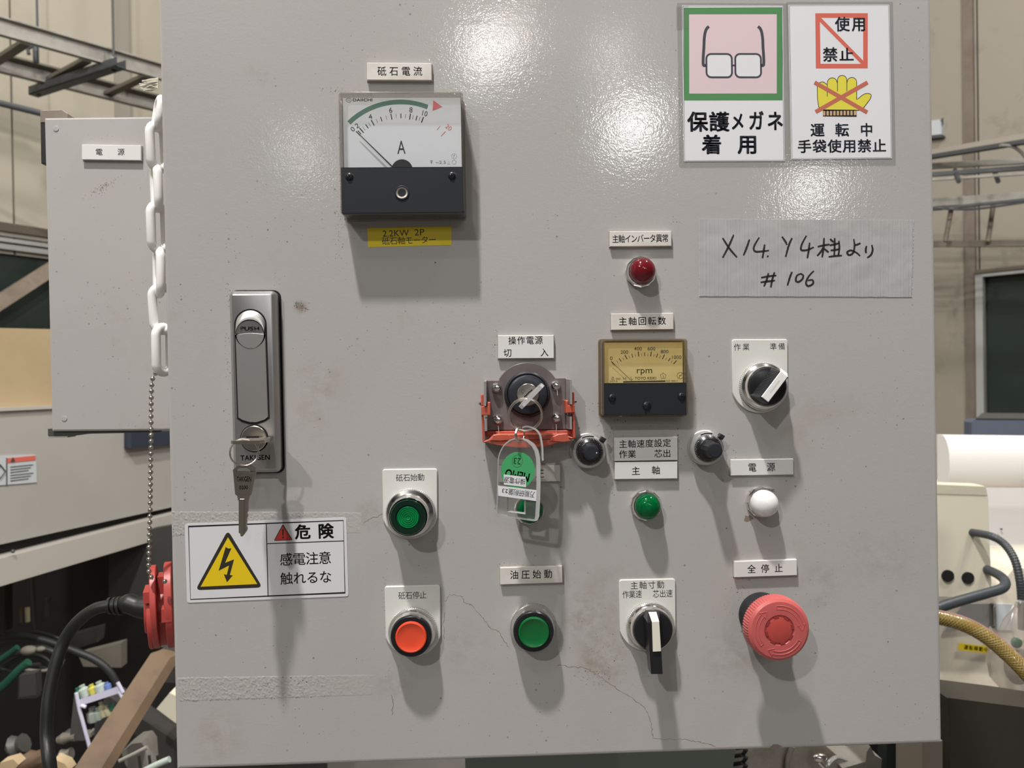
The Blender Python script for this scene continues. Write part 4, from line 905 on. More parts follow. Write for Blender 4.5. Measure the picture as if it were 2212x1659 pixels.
def ring_prism(mb, outer, inner, z0, z1):
    """plate with one hole: each outer vertex is tied to the nearest inner one"""
    if area(outer) < 0: outer = outer[::-1]
    if area(inner) < 0: inner = inner[::-1]
    ic = (sum(p[0] for p in inner) / len(inner), sum(p[1] for p in inner) / len(inner)); N_ = 96
    def cast(poly, a):
        d = (math.cos(a), math.sin(a)); best = None
        for i in range(len(poly)):
            p, q = poly[i], poly[(i + 1) % len(poly)]; ex, ey = q[0] - p[0], q[1] - p[1]; den = d[0] * ey - d[1] * ex
            if abs(den) < 1e-9: continue
            t_ = ((p[0] - ic[0]) * ey - (p[1] - ic[1]) * ex) / den; s2 = ((p[0] - ic[0]) * d[1] - (p[1] - ic[1]) * d[0]) / den
            if t_ > 0 and -1e-6 <= s2 <= 1 + 1e-6: best = t_ if best is None else max(best, t_)
        return (ic[0] + d[0] * best, ic[1] + d[1] * best)
    an = [2 * PI * i / N_ for i in range(N_)] + [math.atan2(p[1] - ic[1], p[0] - ic[0]) % (2 * PI) for p in list(inner) + list(outer)]
    an = sorted(set(round(a, 6) for a in an)); o_ = [cast(outer, a) for a in an]; i_ = [cast(inner, a) for a in an]
    mb.layers([[(x, y, z0) for x, y in o_], [(x, y, z1) for x, y in o_], [(x, y, z1) for x, y in i_], [(x, y, z0) for x, y in i_]], close=True)
mb = M(); ring_prism(mb, outp, hole, 0, 3.0); mb.build('acrylic_body', 'acrylic', tg, smooth=20)
mb = M(); n_ = len(outp)
orim, irim = outp if area(outp) > 0 else outp[::-1], None; irim = inset(orim, .55)
mb.layers([[(x, y, .02) for x, y in orim], [(x, y, 2.98) for x, y in orim], [(x, y, 2.98) for x, y in irim], [(x, y, .02) for x, y in irim]], close=True); mb.build('polished_rim', 'acrylic_edge', tg, smooth=30)
mb = M(); ho = hole if area(hole) > 0 else hole[::-1]; hi = inset(ho, -.7)
mb.layers([[(x, y, .05) for x, y in ho], [(x, y, 3.03) for x, y in hi], [(x, y, .05) for x, y in hi]], close=True); mb.build('slot_rim', 'acrylic_edge', tg, smooth=0)
mb = M(); mb.stroke([TZ(*p, 3.06) for p in ((520, 135), (600, 165), (690, 235), (745, 330), (768, 430), (778, 560), (778, 900), (772, 1150), (758, 1400), (735, 1455))], [.8, 1.6, 2.2, 2.4, 2.4, 2.4, 2.4, 2.4, 2.4, 1.6], 3.06); mb.build('thick_edge', 'acrylic_edge', tg, smooth=0)
dc = TZ(442, 655, 3); mb = M(); mb.prism(circ(dc[0], dc[1], abs(TZ(720, 655, 3)[0] - dc[0]), 64, abs(TZ(442, 352, 3)[1] - dc[1])), 1.0, 3.04); mb.build('memo_disc', 'memo_green', tg, smooth=30)
mb = M(); q = TZ(434, 498, 3); mb.stroke(circ(q[0], q[1], 3.05, 36, 3.6), .12, 3.1, closed=True)
word(mb, tg, '23', (1060 + 432 / 7.543, 930 + 497 / 7.543), 15.5, 14, 3.1, 0, 182)
word(mb, tg, 'MEMO', (1060 + 432 / 7.543, 930 + 730 / 7.543), 53, 19, 3.1, .02, 176)
mb.build('lettering', 'ink', tg, smooth=0)
def strip(pts, txt, ng):
    q = [TZ(*p, 3.1) for p in pts]; m2 = M(); m2.prism(q, 3.08, 3.25); s = m2.build('paper_strip', 'paper', tg, smooth=0); m2 = M()
    for s_, p0, p1, wp, hp in txt: kanji(m2, tg, s_, (1060 + p0[0] / 7.543, 930 + p0[1] / 7.543), (1060 + p1[0] / 7.543, 930 + p1[1] / 7.543), wp, hp, 3.3, bold=0)
    m2.build('lettering', 'ink', s, smooth=0)
strip(((212, 715), (568, 757), (576, 922), (214, 880)), [('操作電源', (520, 832), (258, 800), 10.5, 13)], 1)
strip(((118, 897), (748, 972), (742, 1150), (122, 1062)), [('万能研削盤', (675, 1042), (330, 998), 10.5, 13), ('-', (285, 993), (284.9, 993), 8, 10), ('23', (232, 985), (178, 978), 12, 11)], 2)
cl = T('plastic_strap', 'narrow clear plastic strap curling down behind the key tag from the large ring', 'strap', *KZ(1150, 1300), 22, 0)
pts = spline([(880, 1200), (950, 1180), (1040, 1195), (1130, 1240), (1190, 1320), (1215, 1420), (1235, 1560), (1238, 1700), (1245, 1780)], 6)
mb = M(); vs, fs = [], []
for i, p in enumerate(pts):
    a = cl.P(*KZ(p[0], p[1]), 0)
    for dx, z in ((0, -3.5), (1.0, -3.5), (1.0, 3.5), (0, 3.5)): vs.append((a[0] + dx, a[1] + dx * .6, z))
for i in range(len(pts) - 1):
    for j in range(4): k = i * 4 + j; l = i * 4 + (j + 1) % 4; fs.append((k, l, l + 4, k + 4))
fs += [(0, 1, 2, 3), tuple(len(vs) - 4 + j for j in (3, 2, 1, 0))]
mb.add(vs, fs); mb.build('strap_band', 'acrylic_edge', cl, smooth=40)
# ================================================================== posters, tape and stickers
def S5(x, y): return (1400 + x / 2.724, y / 2.724)
def S6(x, y): return (1690 + x / 4.484, y / 4.484)
def film(t, xl, yt, xr, yb, z=0.25):
    x0, x1, y0, y1 = t.R(xl, yt, xr, yb, z); mb = M(); mb.prism(rrect(x0, x1, y0, y1, .8), 0.02, z, .05); mb.build('laminate_film', 'laminate', t, smooth=0)
def sheet(t, xl, yt, xr, yb, z=0.3):
    x0, x1, y0, y1 = t.R(xl, yt, xr, yb, z); mb = M(); mb.box(x0, x1, y0, y1, 0.05, z); mb.build('paper', 'paper', t, smooth=0)
    mb = M(); mb.stroke([(x0 + .5, y0 + .5), (x1 - .5, y0 + .5), (x1 - .5, y1 - .5), (x0 + .5, y1 - .5)], .18, z + .02, closed=True); return mb
p1 = T('safety_poster', 'laminated poster with glasses on pink in a green frame, reading 保護メガネ着用', 'poster', 1584, 180, 0, (1476, 12, 1693, 13))
film(p1, 1465, 6, 1703, 361); b1 = sheet(p1, 1475.5, 12, 1693, 348); b1.build('border_line', 'ink_soft', p1, smooth=0)
z = .34
def pq(t, f, pts, z=.34): return [t.P(*f(*p), z) for p in pts]
mb = M(); mb.flat(pq(p1, S5, ((209, 45), (790, 43), (791, 590), (211, 591))), z); mb.build('green_frame', 'green_print', p1, smooth=0)
mb = M(); mb.flat(pq(p1, S5, ((241, 85), (757, 84), (757, 550), (242, 551))), z + .02); mb.build('pink_field', 'pink', p1, smooth=0)
kq = abs(p1.P(*S5(100, 300), z)[0] - p1.P(*S5(0, 300), z)[0]) / 100
mb = M(); mo = M()
for xa, xb in ((344, 492), (514, 663)):
    a, b_ = p1.P(*S5(xa, 455), z), p1.P(*S5(xb, 318), z); rr = rrect(a[0], b_[0], a[1], b_[1], 28 * kq); mo.flat(rr, z + .04); mb.stroke(rr, 11 * kq, z + .06, closed=True)
mo.build('lens_print', 'paper', p1, smooth=0)
mb.stroke(pq(p1, S5, ((492, 385), (514, 385))), 10 * kq, z + .06)
for sgn in (1, -1):
    f = lambda x: x if sgn == 1 else 1004 - x
    pts = [(f(x), y) for x, y in ((340, 384), (325, 382), (324, 340), (328, 280), (330, 230), (336, 190), (345, 168), (358, 156))]; mb.stroke([(a.x, a.y) for a in spline([(*q, 0) for q in pq(p1, S5, pts)], 4)], 17 * kq, z + .06)
mb.build('glasses_print', 'ink_soft', p1, smooth=0)
mb = M()
for ch, x, y, wz, hz in (('保', 292, 718, 110, 110), ('護', 418, 718, 110, 108), ('メ', 527, 716, 76, 100), ('ガ', 636, 712, 84, 108), ('ネ', 748, 714, 90, 108), ('着', 375, 852, 108, 106), ('用', 586, 851, 110, 106)):
    kanji(mb, p1, ch, S5(x, y), S5(x, y), wz / 2.724, hz / 2.724, z + .02, bold=.028)
mb.build('lettering', 'ink_soft', p1, smooth=0)
p2 = T('safety_poster', 'laminated poster with crossed-out yellow glove reading 運転中 手袋使用禁止', 'poster', 1815, 178, 0, (1707, 11, 1923, 10.5))
film(p2, 1702, 3, 1932, 358); b1 = sheet(p2, 1706.5, 10.5, 1924, 343); b1.build('border_line', 'ink_soft', p2, smooth=0)
k6 = abs(p2.P(*S6(100, 300), z)[0] - p2.P(*S6(0, 300), z)[0]) / 100
mb = M(); mb.stroke(pq(p2, S6, ((341, 150), (805, 150), (805, 640), (347, 640))), [44 * k6] * 4, z, closed=True); mb.stroke(pq(p2, S6, ((350, 172), (790, 620))), 36 * k6, z + .01); mb.build('prohibition_frame', 'red_print', p2, smooth=0)
mb = M()
for ch, x, y, wz, hz in (('使', 582, 236, 132, 132), ('用', 742, 236, 132, 130), ('禁', 464, 530, 134, 130), ('止', 622, 530, 134, 122), ('運', 340, 1262, 128, 122), ('転', 578, 1260, 126, 122), ('中', 816, 1260, 118, 122)):
    kanji(mb, p2, ch, S6(x, y), S6(x, y), wz / 4.484, hz / 4.484, z + .03, bold=.022)
kanji(mb, p2, '手袋使用禁止', S6(215, 1420), S6(940, 1413), 126 / 4.484, 120 / 4.484, z + .03, bold=.022)
mb.build('lettering', 'ink_soft', p2, smooth=0)
gl = [(350, 1035), (340, 960), (338, 860), (345, 820), (365, 800), (400, 793), (432, 805)]
def fing(x0, x1, yt, yb): r_ = (x1 - x0) / 2; return [(x0, yb), (x0, yt + r_)] + [(x0 + r_ - r_ * math.cos(a), yt + r_ - r_ * math.sin(a)) for a in [PI * k / 10 for k in range(1, 10)]] + [(x1, yt + r_), (x1, yb)]
outl = [(395, 1066), (352, 1035), (340, 960), (338, 830)] + [(385 - 46 * math.cos(a), 838 - 44 * math.sin(a)) for a in [PI * k / 8 for k in range(1, 7)]] + [(434, 820)] + fing(436, 530, 754, 840)[1:-1] + [(532, 790)] + fing(534, 624, 730, 840)[1:-1] + [(625, 800)] + fing(627, 720, 750, 965)[1:] + [(735, 955), (770, 925), (800, 908), (835, 905), (858, 915), (862, 930), (850, 960), (820, 1000), (790, 1040), (765, 1062), (725, 1070)]
op = pq(p2, S6, outl); mb = M(); mb.flat(op, z + .01); gp = mb.build('glove_print', 'yellow_print', p2, smooth=0)
mb = M(); mb.stroke(op, 6 * k6, z + .03, closed=True)
for x, ya, yb in ((434, 815, 935), (534, 790, 885), (625, 790, 885), (720, 800, 965)): mb.stroke(pq(p2, S6, ((x, ya), (x, yb))), 6 * k6, z + .03)
mb.build('glove_outline', 'ink', gp, smooth=0)
mb = M(); mb.flat(pq(p2, S6, ((392, 1066), (720, 1066), (720, 1125), (392, 1125))), z + .02); cf = mb.build('cuff_print', 'tan_print', p2, smooth=0)
mb = M(); mb.stroke(pq(p2, S6, ((395, 1068), (718, 1068), (718, 1123), (395, 1123))), 8 * k6, z + .04, closed=True)
for i in range(9): x = 422 + i * 33; mb.stroke(pq(p2, S6, ((x, 1068), (x, 1123))), 12 * k6, z + .04)
mb.build('cuff_ribs', 'ink', cf, smooth=0)
mb = M(); mb.stroke(pq(p2, S6, ((312, 798), (822, 1088))), 38 * k6, z + .06); mb.stroke(pq(p2, S6, ((825, 798), (322, 1084))), 38 * k6, z + .055); mb.build('cross_bars', 'red_cross', p2, smooth=0)
# corner bits of film
pt = T('clear_tape', 'short strip of clear tape over the upper left corner of the glasses poster', 'tape', 1474, 38, 0.3)
x0, x1, y0, y1 = pt.R(1461, 12, 1487, 62, .1); mb = M(); mb.box(x0, x1, y0, y1, 0, .12); mb.build('strip', 'laminate', pt, smooth=0)

tp = T('cloth_tape', 'wide ribbed silver tape with handwritten X14. Y4柱より #106', 'tape', 1742, 557, 0, (1511, 474, 1973, 477))
c_ = [tp.P(*p, .3) for p in ((1511, 473.5), (1973.5, 476), (1970, 641.5), (1511, 640))]
def wav(a, b_, n=40, j=.12): return [(a[0] + (b_[0] - a[0]) * i / n + random.uniform(-j, j), a[1] + (b_[1] - a[1]) * i / n + random.uniform(-j, j)) for i in range(n)]
mb = M(); mb.prism(wav(c_[0], c_[1]) + wav(c_[1], c_[2], 60, .25) + wav(c_[2], c_[3]) + wav(c_[3], c_[0], 60, .2), 0, .32); mb.build('tape_strip', 'tape', tp, smooth=0)
mb = M()
def pen(pts, wpx=4.2, sm=True):
    q = [(*tp.P(x, y, .36), 0) for x, y in pts]; q = [(a.x, a.y) for a in spline(q, 6)] if sm and len(q) > 2 else [(a[0], a[1]) for a in q]
    n = len(q); k = wpx * .2855; mb.stroke(q, [k * (0.75 + .35 * math.sin(PI * (i + .5) / n)) for i in range(n)], .37)
for s in ([(1561, 514), (1575, 536), (1592, 556)], [(1585, 507), (1575, 530), (1561, 557)],
          [(1619, 517), (1613, 535), (1606, 552)], [(1640, 513), (1629, 532), (1631, 543), (1647, 543), (1661, 541)], [(1652, 528), (1650, 540), (1647, 558)], [(1657, 553), (1659, 554), (1658, 553)],
          [(1689, 511), (1696, 521), (1700, 529)], [(1711, 514), (1704, 530), (1697, 555)],
          [(1742, 509), (1732, 528), (1731, 540), (1744, 540), (1758, 534)], [(1749, 524), (1747, 540), (1744, 558)],
          [(1766, 533), (1780, 530), (1792, 528)], [(1780, 514), (1779, 535), (1776, 556)], [(1778, 535), (1773, 544), (1765, 553)], [(1780, 537), (1786, 542), (1790, 545)],
          [(1793, 516), (1797, 520), (1801, 523)], [(1792, 530), (1802, 528), (1814, 525)], [(1803, 514), (1803, 530), (1802, 552)], [(1794, 541), (1804, 540), (1813, 538)], [(1790, 555), (1804, 553), (1819, 552)], [(1812, 520), (1813, 536), (1811, 552)],
          [(1844, 516), (1846, 530), (1843, 546), (1834, 551), (1830, 545), (1838, 541), (1850, 546), (1858, 553)], [(1846, 530), (1853, 528), (1859, 525)],
          [(1872, 531), (1870, 540), (1871, 547)], [(1883, 529), (1885, 540), (1881, 551), (1873, 557)],
          [(1660, 590), (1656, 605), (1650, 619)], [(1673, 588), (1668, 605), (1665, 621)], [(1644, 600), (1660, 597), (1677, 595)], [(1643, 610), (1658, 608), (1674, 606)],
          [(1711, 587), (1706, 600), (1701, 617)], [(1732, 591), (1722, 595), (1719, 606), (1725, 609), (1733, 603), (1735, 595), (1729, 591)],
          [(1758, 585), (1747, 597), (1741, 611), (1746, 618), (1756, 613), (1755, 605), (1745, 606)]): pen(s)
mb.build('handwriting', 'marker', tp, smooth=0)

def S8(x, y): return (380 + x / 5.53, 1100 + y / 5.53)
ds = T('warning_sticker', 'white electric shock warning sticker with yellow lightning triangle reading 危険', 'sticker', 576, 1209, 0, (399, 1131, 748, 1117.5))
c4_ = [ds.P(*S8(*p), .3) for p in ((105, 172), (2034, 97), (2062, 1040), (133, 1118))]
def rq(c, r=1.6):
    out = []
    for i in range(4):
        p, a, b_ = Vector(c[i]), Vector(c[i - 1]), Vector(c[(i + 1) % 4]); u, v = (a - p).normalized(), (b_ - p).normalized()
        for k in range(6): t_ = k / 5; out.append(tuple(p + u * r * (1 - t_) ** 2 + v * r * t_ ** 2))
    return out
mb = M(); mb.prism(rq(c4_), 0, .3); mb.build('film', 'paper_tan', ds, smooth=0)
k8 = abs(ds.P(*S8(100, 500), .3)[0] - ds.P(*S8(0, 500), .3)[0]) / 100; zs = .34
def q8(*pts, zz=zs): return [ds.P(*S8(*p), zz) for p in pts]
mb = M(); mb.stroke(q8((150, 207), (2000, 134), (2020, 998), (175, 1078)), 11 * k8, zs, closed=True); mb.stroke(q8((1080, 172), (1101, 1038)), 11 * k8, zs); mb.stroke(q8((1090, 412), (2002, 378)), 11 * k8, zs)
kanji(mb, ds, '危', S8(1515, 273), S8(1515, 273), 165 / 5.53, 160 / 5.53, zs, bold=.03); kanji(mb, ds, '険', S8(1790, 263), S8(1790, 263), 165 / 5.53, 165 / 5.53, zs, bold=.03)
kanji(mb, ds, '感電注意', S8(1318, 602), S8(1780, 583), 138 / 5.53, 140 / 5.53, zs, bold=.006); kanji(mb, ds, '触れるな', S8(1322, 830), S8(1787, 810), 136 / 5.53, 138 / 5.53, zs, bold=.006)
mb.build('lettering', 'ink', ds, smooth=0)
def rtri(c, r):
    out = []
    for i in range(3):
        p, a, b_ = Vector(c[i]), Vector(c[i - 1]), Vector(c[(i + 1) % 3]); u, v = (a - p).normalized(), (b_ - p).normalized()
        for k in range(7): t_ = k / 6; out.append(tuple(p + u * r * (1 - t_) ** 2 + v * r * t_ ** 2))
    return out
mb = M(); mb.flat(rtri(q8((620, 250), (1035, 935), (232, 968)), 70 * k8), zs); wt = mb.build('warning_triangle', 'warn_black', ds, smooth=0)
mb = M(); mb.flat(q8((622, 335), (972, 893), (295, 926)), zs + .03); mb.build('yellow_field', 'warn_yellow', wt, smooth=0)
mb = M(); mb.flat(q8((595, 450), (625, 470), (663, 465), (588, 640), (695, 598), (645, 785), (680, 790), (610, 872), (572, 775), (608, 785), (635, 672), (510, 735)), zs + .06); mb.build('lightning_arrow', 'warn_black', wt, smooth=0)
mb = M(); mb.flat(rtri(q8((1277, 175), (1397, 370), (1168, 378)), 22 * k8), zs); st_ = mb.build('small_triangle', 'warn_black', ds, smooth=0)
mb = M(); mb.flat(q8((1277, 195), (1383, 364), (1182, 370)), zs + .03); mb.build('red_field', 'warn_red', st_, smooth=0)
mb = M(); mb.flat(q8((1268, 245), (1278, 235), (1290, 245), (1286, 310), (1277, 316), (1270, 310)), zs + .06); q = q8((1279, 337))[0]; mb.flat(circ(q[0], q[1], 12 * k8, 12), zs + .06); mb.build('exclamation_mark', 'warn_black', st_, smooth=0)

yl = T('yellow_label', 'yellow tape label reading 2.2KW 2P 砥石軸モーター under the ammeter', 'label', 884, 512, 0, (793, 492.5, 974.5, 488.5))
c_ = [yl.P(*p, .15) for p in ((793.4, 492.5), (974.7, 488.7), (975, 529), (795.3, 534))]
mb = M(); mb.prism(c_, 0, .15); mb.build('tape_strip', 'yellow_label', yl, smooth=0)
mb = M(); word(mb, yl, '2.2KW', (855, 503.8), 56, 13.5, .2, -.008, .9); word(mb, yl, '2P', (906, 501.6), 21, 13.5, .2, -.008, .9)
kanji(mb, yl, '砥石軸モーター', (833.5, 521), (934, 518), 15.5, 15.5, .2, bold=-.006); mb.build('lettering', 'ink', yl, smooth=0)

# ================================================================== power box to the left
YB = 0.125
def bx(px, py, h=-YB * 1000): return door_mm(px, py, h)
pb = T('power_box', 'grey steel power box hanging behind the left edge of the main cabinet', 'cabinet', 225, 590, -YB * 1000, 0)
c_ = [pb.P(*p, 0) for p in ((95, 254), (470, 250), (490, 929), (111.5, 932.5))]
mb = M(); c_ = c_[::-1]; r = [[(x, y, -16) for x, y in c_], [(x, y, -1.6) for x, y in c_], [(x, y, -.5) for x, y in inset(c_, .5)], [(x, y, 0) for x, y in inset(c_, 1.6)]]; mb.layers(r); mb.build('door_panel', MT['door'], pb, smooth=8)
mb = M(); mb.prism(inset(c_, 3.5), -190, -17); mb.build('body', 'door_body', pb)
mb = M()
a = pb.P(91, 241, -20); b_ = pb.P(150, 241, -20); c2 = pb.P(97, 262, -20)
mb.prism([(a[0], c2[1] - 2), (a[0], a[1]), (b_[0] - 4, a[1] + .5), (b_[0], a[1] - 2.5), (b_[0], c2[1] - 2)][::-1], -40, -17, .4); mb.build('top_hinge', 'post', pb)
mb = M(); q = pb.P(93, 300, -20); q2 = pb.P(98, 355, -20); mb.box(q[0] - .5, q[0] + 4, q2[1], q[1] + 18, -60, -17.5, .3); mb.build('side_hinge', 'cable', pb)
mb = M(); q = pb.P(112, 943, -8); q2 = pb.P(155, 943, -8); q3 = pb.P(200, 936, -8); top = pb.P(112, 925, -8)
mb.prism([(q[0], top[1]), (q[0], q[1] + .8), (q[0] + .8, q[1]), (q2[0], q[1]), (q3[0], q3[1]), (q3[0] + 50, q3[1] + .2), (q3[0] + 50, top[1])], -15, -2.5, .3); mb.build('bottom_lip', 'dark_grey', pb)
mb = M(); mb.box(q[0], q2[0], q[1] - .6, q[1] + .2, -14, -2, .2); mb.build('latch_tab', 'satin', pb)
for px, py in ((121, 278), (139, 904)):
    q = pb.P(px, py, 0); mb = M(); mb.lathe([(2.2, -.4), (2.1, .35), (1.2, .5), (.2, .35)], q[0], q[1], 20); mb.build('weld_mark', MT['door'], pb)
q = pb.P(222, 405, .05); mb = M()
for _ in range(110):
    u, v = random.gauss(0, 7), random.gauss(0, 1.6); mb.flat(circ(q[0] + u * .8 - v * .6, q[1] + u * .55 + v * .8, random.uniform(.1, .35), 6), .06)
for _ in range(60):
    x, y = pb.P(random.uniform(120, 350), random.uniform(260, 920), 0); mb.flat(circ(x, y, random.uniform(.1, .35), 6), .05)
mb.build('dirt_specks', 'rust', pb, smooth=0, kind='stuff')
nameplate((176, 312), (304, 314), (177, 344.5), 'white name plate reading 電源 on the power box at the left', [('電源', (214, 328.5), (261.5, 328.5), 13.5, 13.5)], False, None, -YB * 1000, 2.8)

# ================================================================== white plastic chain and ball chain
YC = 0.055
ch = bpy.data.objects.new('plastic_chain', None); COL.objects.link(ch); ch.location = at(345, 520, YC)
tag(ch, 'white plastic link chain hanging between the power box and the cabinet edge', 'chain')
def chain_local(p): return tuple((Vector(p) - ch.location) * 1000)
links = [(349, 205, 337, 286, 1), (338, 262, 342, 375, 0), (336, 354, 340, 460, 1), (340, 434, 343, 550, 0), (343, 533, 344, 645, 1), (349, 610, 355, 724, 2), (352, 697, 353, 814, 0)]
sk1 = (DIST + YC) * 1000 / F
for i, (x0, y0, x1, y1, kd) in enumerate(links):
    a, b_ = Vector(chain_local(at(x0, y0, YC))), Vector(chain_local(at(x1, y1, YC))); mid = (a + b_) / 2; L_ = (a.z - b_.z) / 2
    wd = 6.3; R_ = 3.0; pts = []
    for k in range(28):
        t_ = 2 * PI * k / 28; cx, cz = math.cos(t_), math.sin(t_); x = wd * cx; zz = (L_ - R_ - wd) * (1 if cz > 0 else -1) + wd * cz
        pts.append(Vector((x, 0, zz)))
    ang = {0: 68, 1: -58, 2: 14}[kd]; rot = Matrix.Rotation(math.radians(ang), 3, 'Z'); lean = Matrix.Rotation(math.atan2(b_.x - a.x, L_ * 2) * -1.0, 3, 'Y')
    offx = 0.0
    mb = M(); mb.tube([tuple(mid + Vector((offx, 0, 0)) + lean @ (rot @ p)) for p in pts], R_, 12, closed=True)
    mb.build('link', 'white_chain', ch)
tape_end = bpy.data.objects.new('frayed_tape', None); COL.objects.link(tape_end); tape_end.location = at(322, 186, 0.07)
tag(tape_end, 'frayed end of pale packing tape poking out beside the top of the plastic chain', 'tape')
mb = M()
for k in range(26):
    a = at(342, 168 + k * 1.0, .07); b_ = at(298 + random.uniform(-3, 9) + abs(k - 12) * .9, 182 + (k - 10) * .6 + random.uniform(-4, 6), .07)
    mb.tube([tuple((a - tape_end.location) * 1000), tuple(((a + b_) / 2 - tape_end.location) * 1000 + Vector((0, random.uniform(-2, 2), random.uniform(-1, 1)))), tuple((b_ - tape_end.location) * 1000)], .45, 5)
mb.build('frayed_strands', 'rope', tape_end, kind='stuff')
bc_ = bpy.data.objects.new('ball_chain', None); COL.objects.link(bc_); bc_.location = at(327, 1000, .06)
tag(bc_, 'nickel ball chain hanging from the last white link down to the red socket', 'chain')
path = [(347, 798), (336, 807), (330, 818), (328, 832), (327, 858), (326.5, 898), (326.5, 950), (325.5, 1000), (325, 1050), (324.5, 1100), (323, 1150), (322, 1200), (321.5, 1222), (322, 1234), (325, 1244), (331, 1252)]
pp = [at(x, y, .06) for x, y in path]; fine = spline(pp, 30); acc = 0; last = fine[0]; beads = [fine[0]]; step = .00425
for p in fine[1:]:
    acc += (p - last).length; last = p
    if acc >= step: beads.append(p); acc -= step
me0 = None
for p in beads:
    if me0 is None:
        mb = M(); mb.ball((0, 0, 0), 1.62, 14, 9); o = mb.build('bead', 'bead', bc_, smooth=180); me0 = o.data
    else:
        o = bpy.data.objects.new('bead', me0); COL.objects.link(o); o.parent = bc_
    o.location = p - bc_.location
mb = M(); mb.tube([tuple((p - bc_.location) * 1000) for p in fine[::6]], .38, 6); mb.build('wire', 'bead', bc_)

# ================================================================== red socket, plug and cable
YS = 0.085
sx = bpy.data.objects.new('power_socket', None); COL.objects.link(sx); sx.location = at(372, 1305, YS); tag(sx, 'red plastic power socket with open flap on the left side of the cabinet', 'socket')
sL = sx.location; sm = (DIST + YS) * 1000 / F      # mm per pixel there
def SL(x, y): v = (at(x, y, YS) - sL) * 1000; return (v.x, v.z)
def disc_x(mb, x0, x1, zc_, r_, ysc=1.0, lean=0.0, n=48):
    """disc whose axis runs along x"""
    rings = []
    for x, rr in ((x0, r_ - .6), (x0 + .5, r_), (x1 - .5, r_), (x1, r_ - .6)):
        rings.append([(x + lean * math.sin(2 * PI * i / n) * rr, ysc * rr * math.cos(2 * PI * i / n), zc_ + rr * math.sin(2 * PI * i / n)) for i in range(n)])
    mb.layers(rings)
def X(x): return (x - 372) * sm
def Z(y): return SL(372, y)[1]
mb = M(); disc_x(mb, X(334), X(346), Z(1306), (1393 - 1219) / 2 * sm, .8, -.04); mb.build('flap_disc', 'socket_red', sx)
mb = M(); disc_x(mb, X(326), X(335), Z(1330), (1396 - 1268) / 2 * sm, .8, -.04); mb.build('outer_ring', 'socket_red', sx)
mb = M(); disc_x(mb, X(361), X(376), Z(1305), (1395 - 1215) / 2 * sm, .8, -.04); mb.build('mounting_flange', 'socket_red', sx)
mb = M(); disc_x(mb, X(320), X(372), Z(1314), 15.5, .8); mb.build('barrel', 'socket_red', sx)
mb = M(); disc_x(mb, X(345), X(364), Z(1345), 15.0, .8); mb.build('collar', 'socket_red', sx)
def bxx(mb, x0, x1, y0, y1, d0, d1): mb.layers([[(X(x0), d0, Z(y1)), (X(x1), d0, Z(y1)), (X(x1), d0, Z(y0)), (X(x0), d0, Z(y0))], [(X(x0), d1, Z(y1)), (X(x1), d1, Z(y1)), (X(x1), d1, Z(y0)), (X(x0), d1, Z(y0))]])
mb = M(); bxx(mb, 345, 366, 1239, 1300, -7, 8); mb.build('hinge_block', 'socket_red', sx)
mb = M(); bxx(mb, 320, 337, 1262, 1285, -16, 6); mb.build('flap_lug', 'socket_red', sx)
mb = M(); bxx(mb, 355, 374, 1295, 1322, -24, 0); mb.build('catch_block', 'socket_red', sx)
o = bpy.data.objects.new('bead', me0); COL.objects.link(o); o.parent = bc_; o.location = at(356, 1256, .058) - bc_.location
sx.rotation_euler = (0, 0, .33)
pl = bpy.data.objects.new('power_plug', None); COL.objects.link(pl); pl.location = at(280, 1310, YS); tag(pl, 'black moulded plug with grooved neck pushed into the red socket', 'plug')
pL = pl.location
def QP(x, y, yy=YS): return tuple((at(x, y, yy) - pL) * 1000)
mb = M()
cl_ = [QP(235, 1309), QP(250, 1307), QP(264, 1306), QP(272, 1305), QP(280, 1304), QP(290, 1308), QP(300, 1311), QP(318, 1313), QP(334, 1314)]
mb.tube(cl_, 5, 24, rs=[4.4, 5.2, 5.8, 6.8, 7.3, 6.9, 7.6, 8.3, 8.6]); mb.build('moulded_body', 'cable', pl)
for x, r_ in ((239, 5.9), (250, 6.2), (260, 6.7)):
    mb = M(); mb.tube([QP(x - 3, 1309), QP(x + 3, 1308)], r_, 24); mb.build('strain_ring', 'cable', pl)
cb_ = bpy.data.objects.new('power_cable', None); COL.objects.link(cb_); cb_.location = at(150, 1450, YS); tag(cb_, 'thick black rubber cable curving down from the plug at the left', 'cable')
pts = [at(x, y, yy) for x, y, yy in ((242, 1308, YS), (205, 1316, YS), (168, 1343, YS), (140, 1382, YS), (122, 1430, YS - .005), (110, 1480, YS - .01), (103, 1530, YS - .015), (101, 1590, YS - .02), (108, 1659, YS - .03), (118, 1760, YS - .03), (128, 1900, YS), (130, 2300, .3))]
f_ = spline(pts, 8); n_ = len(f_)
mb = M(1.0); mb.tube([tuple(p - cb_.location) for p in f_], .0043, 18); mb.build('sheath', 'cable', cb_)
mb = M(); mb.tube([tuple((at(352, 1393, .09) - sL) * 1000), tuple((at(384, 1384, .1) - sL) * 1000)], 1.6, 10, rs=[1.0, 2.0]); mb.build('cable_tie_tail', 'white_plate', sx)
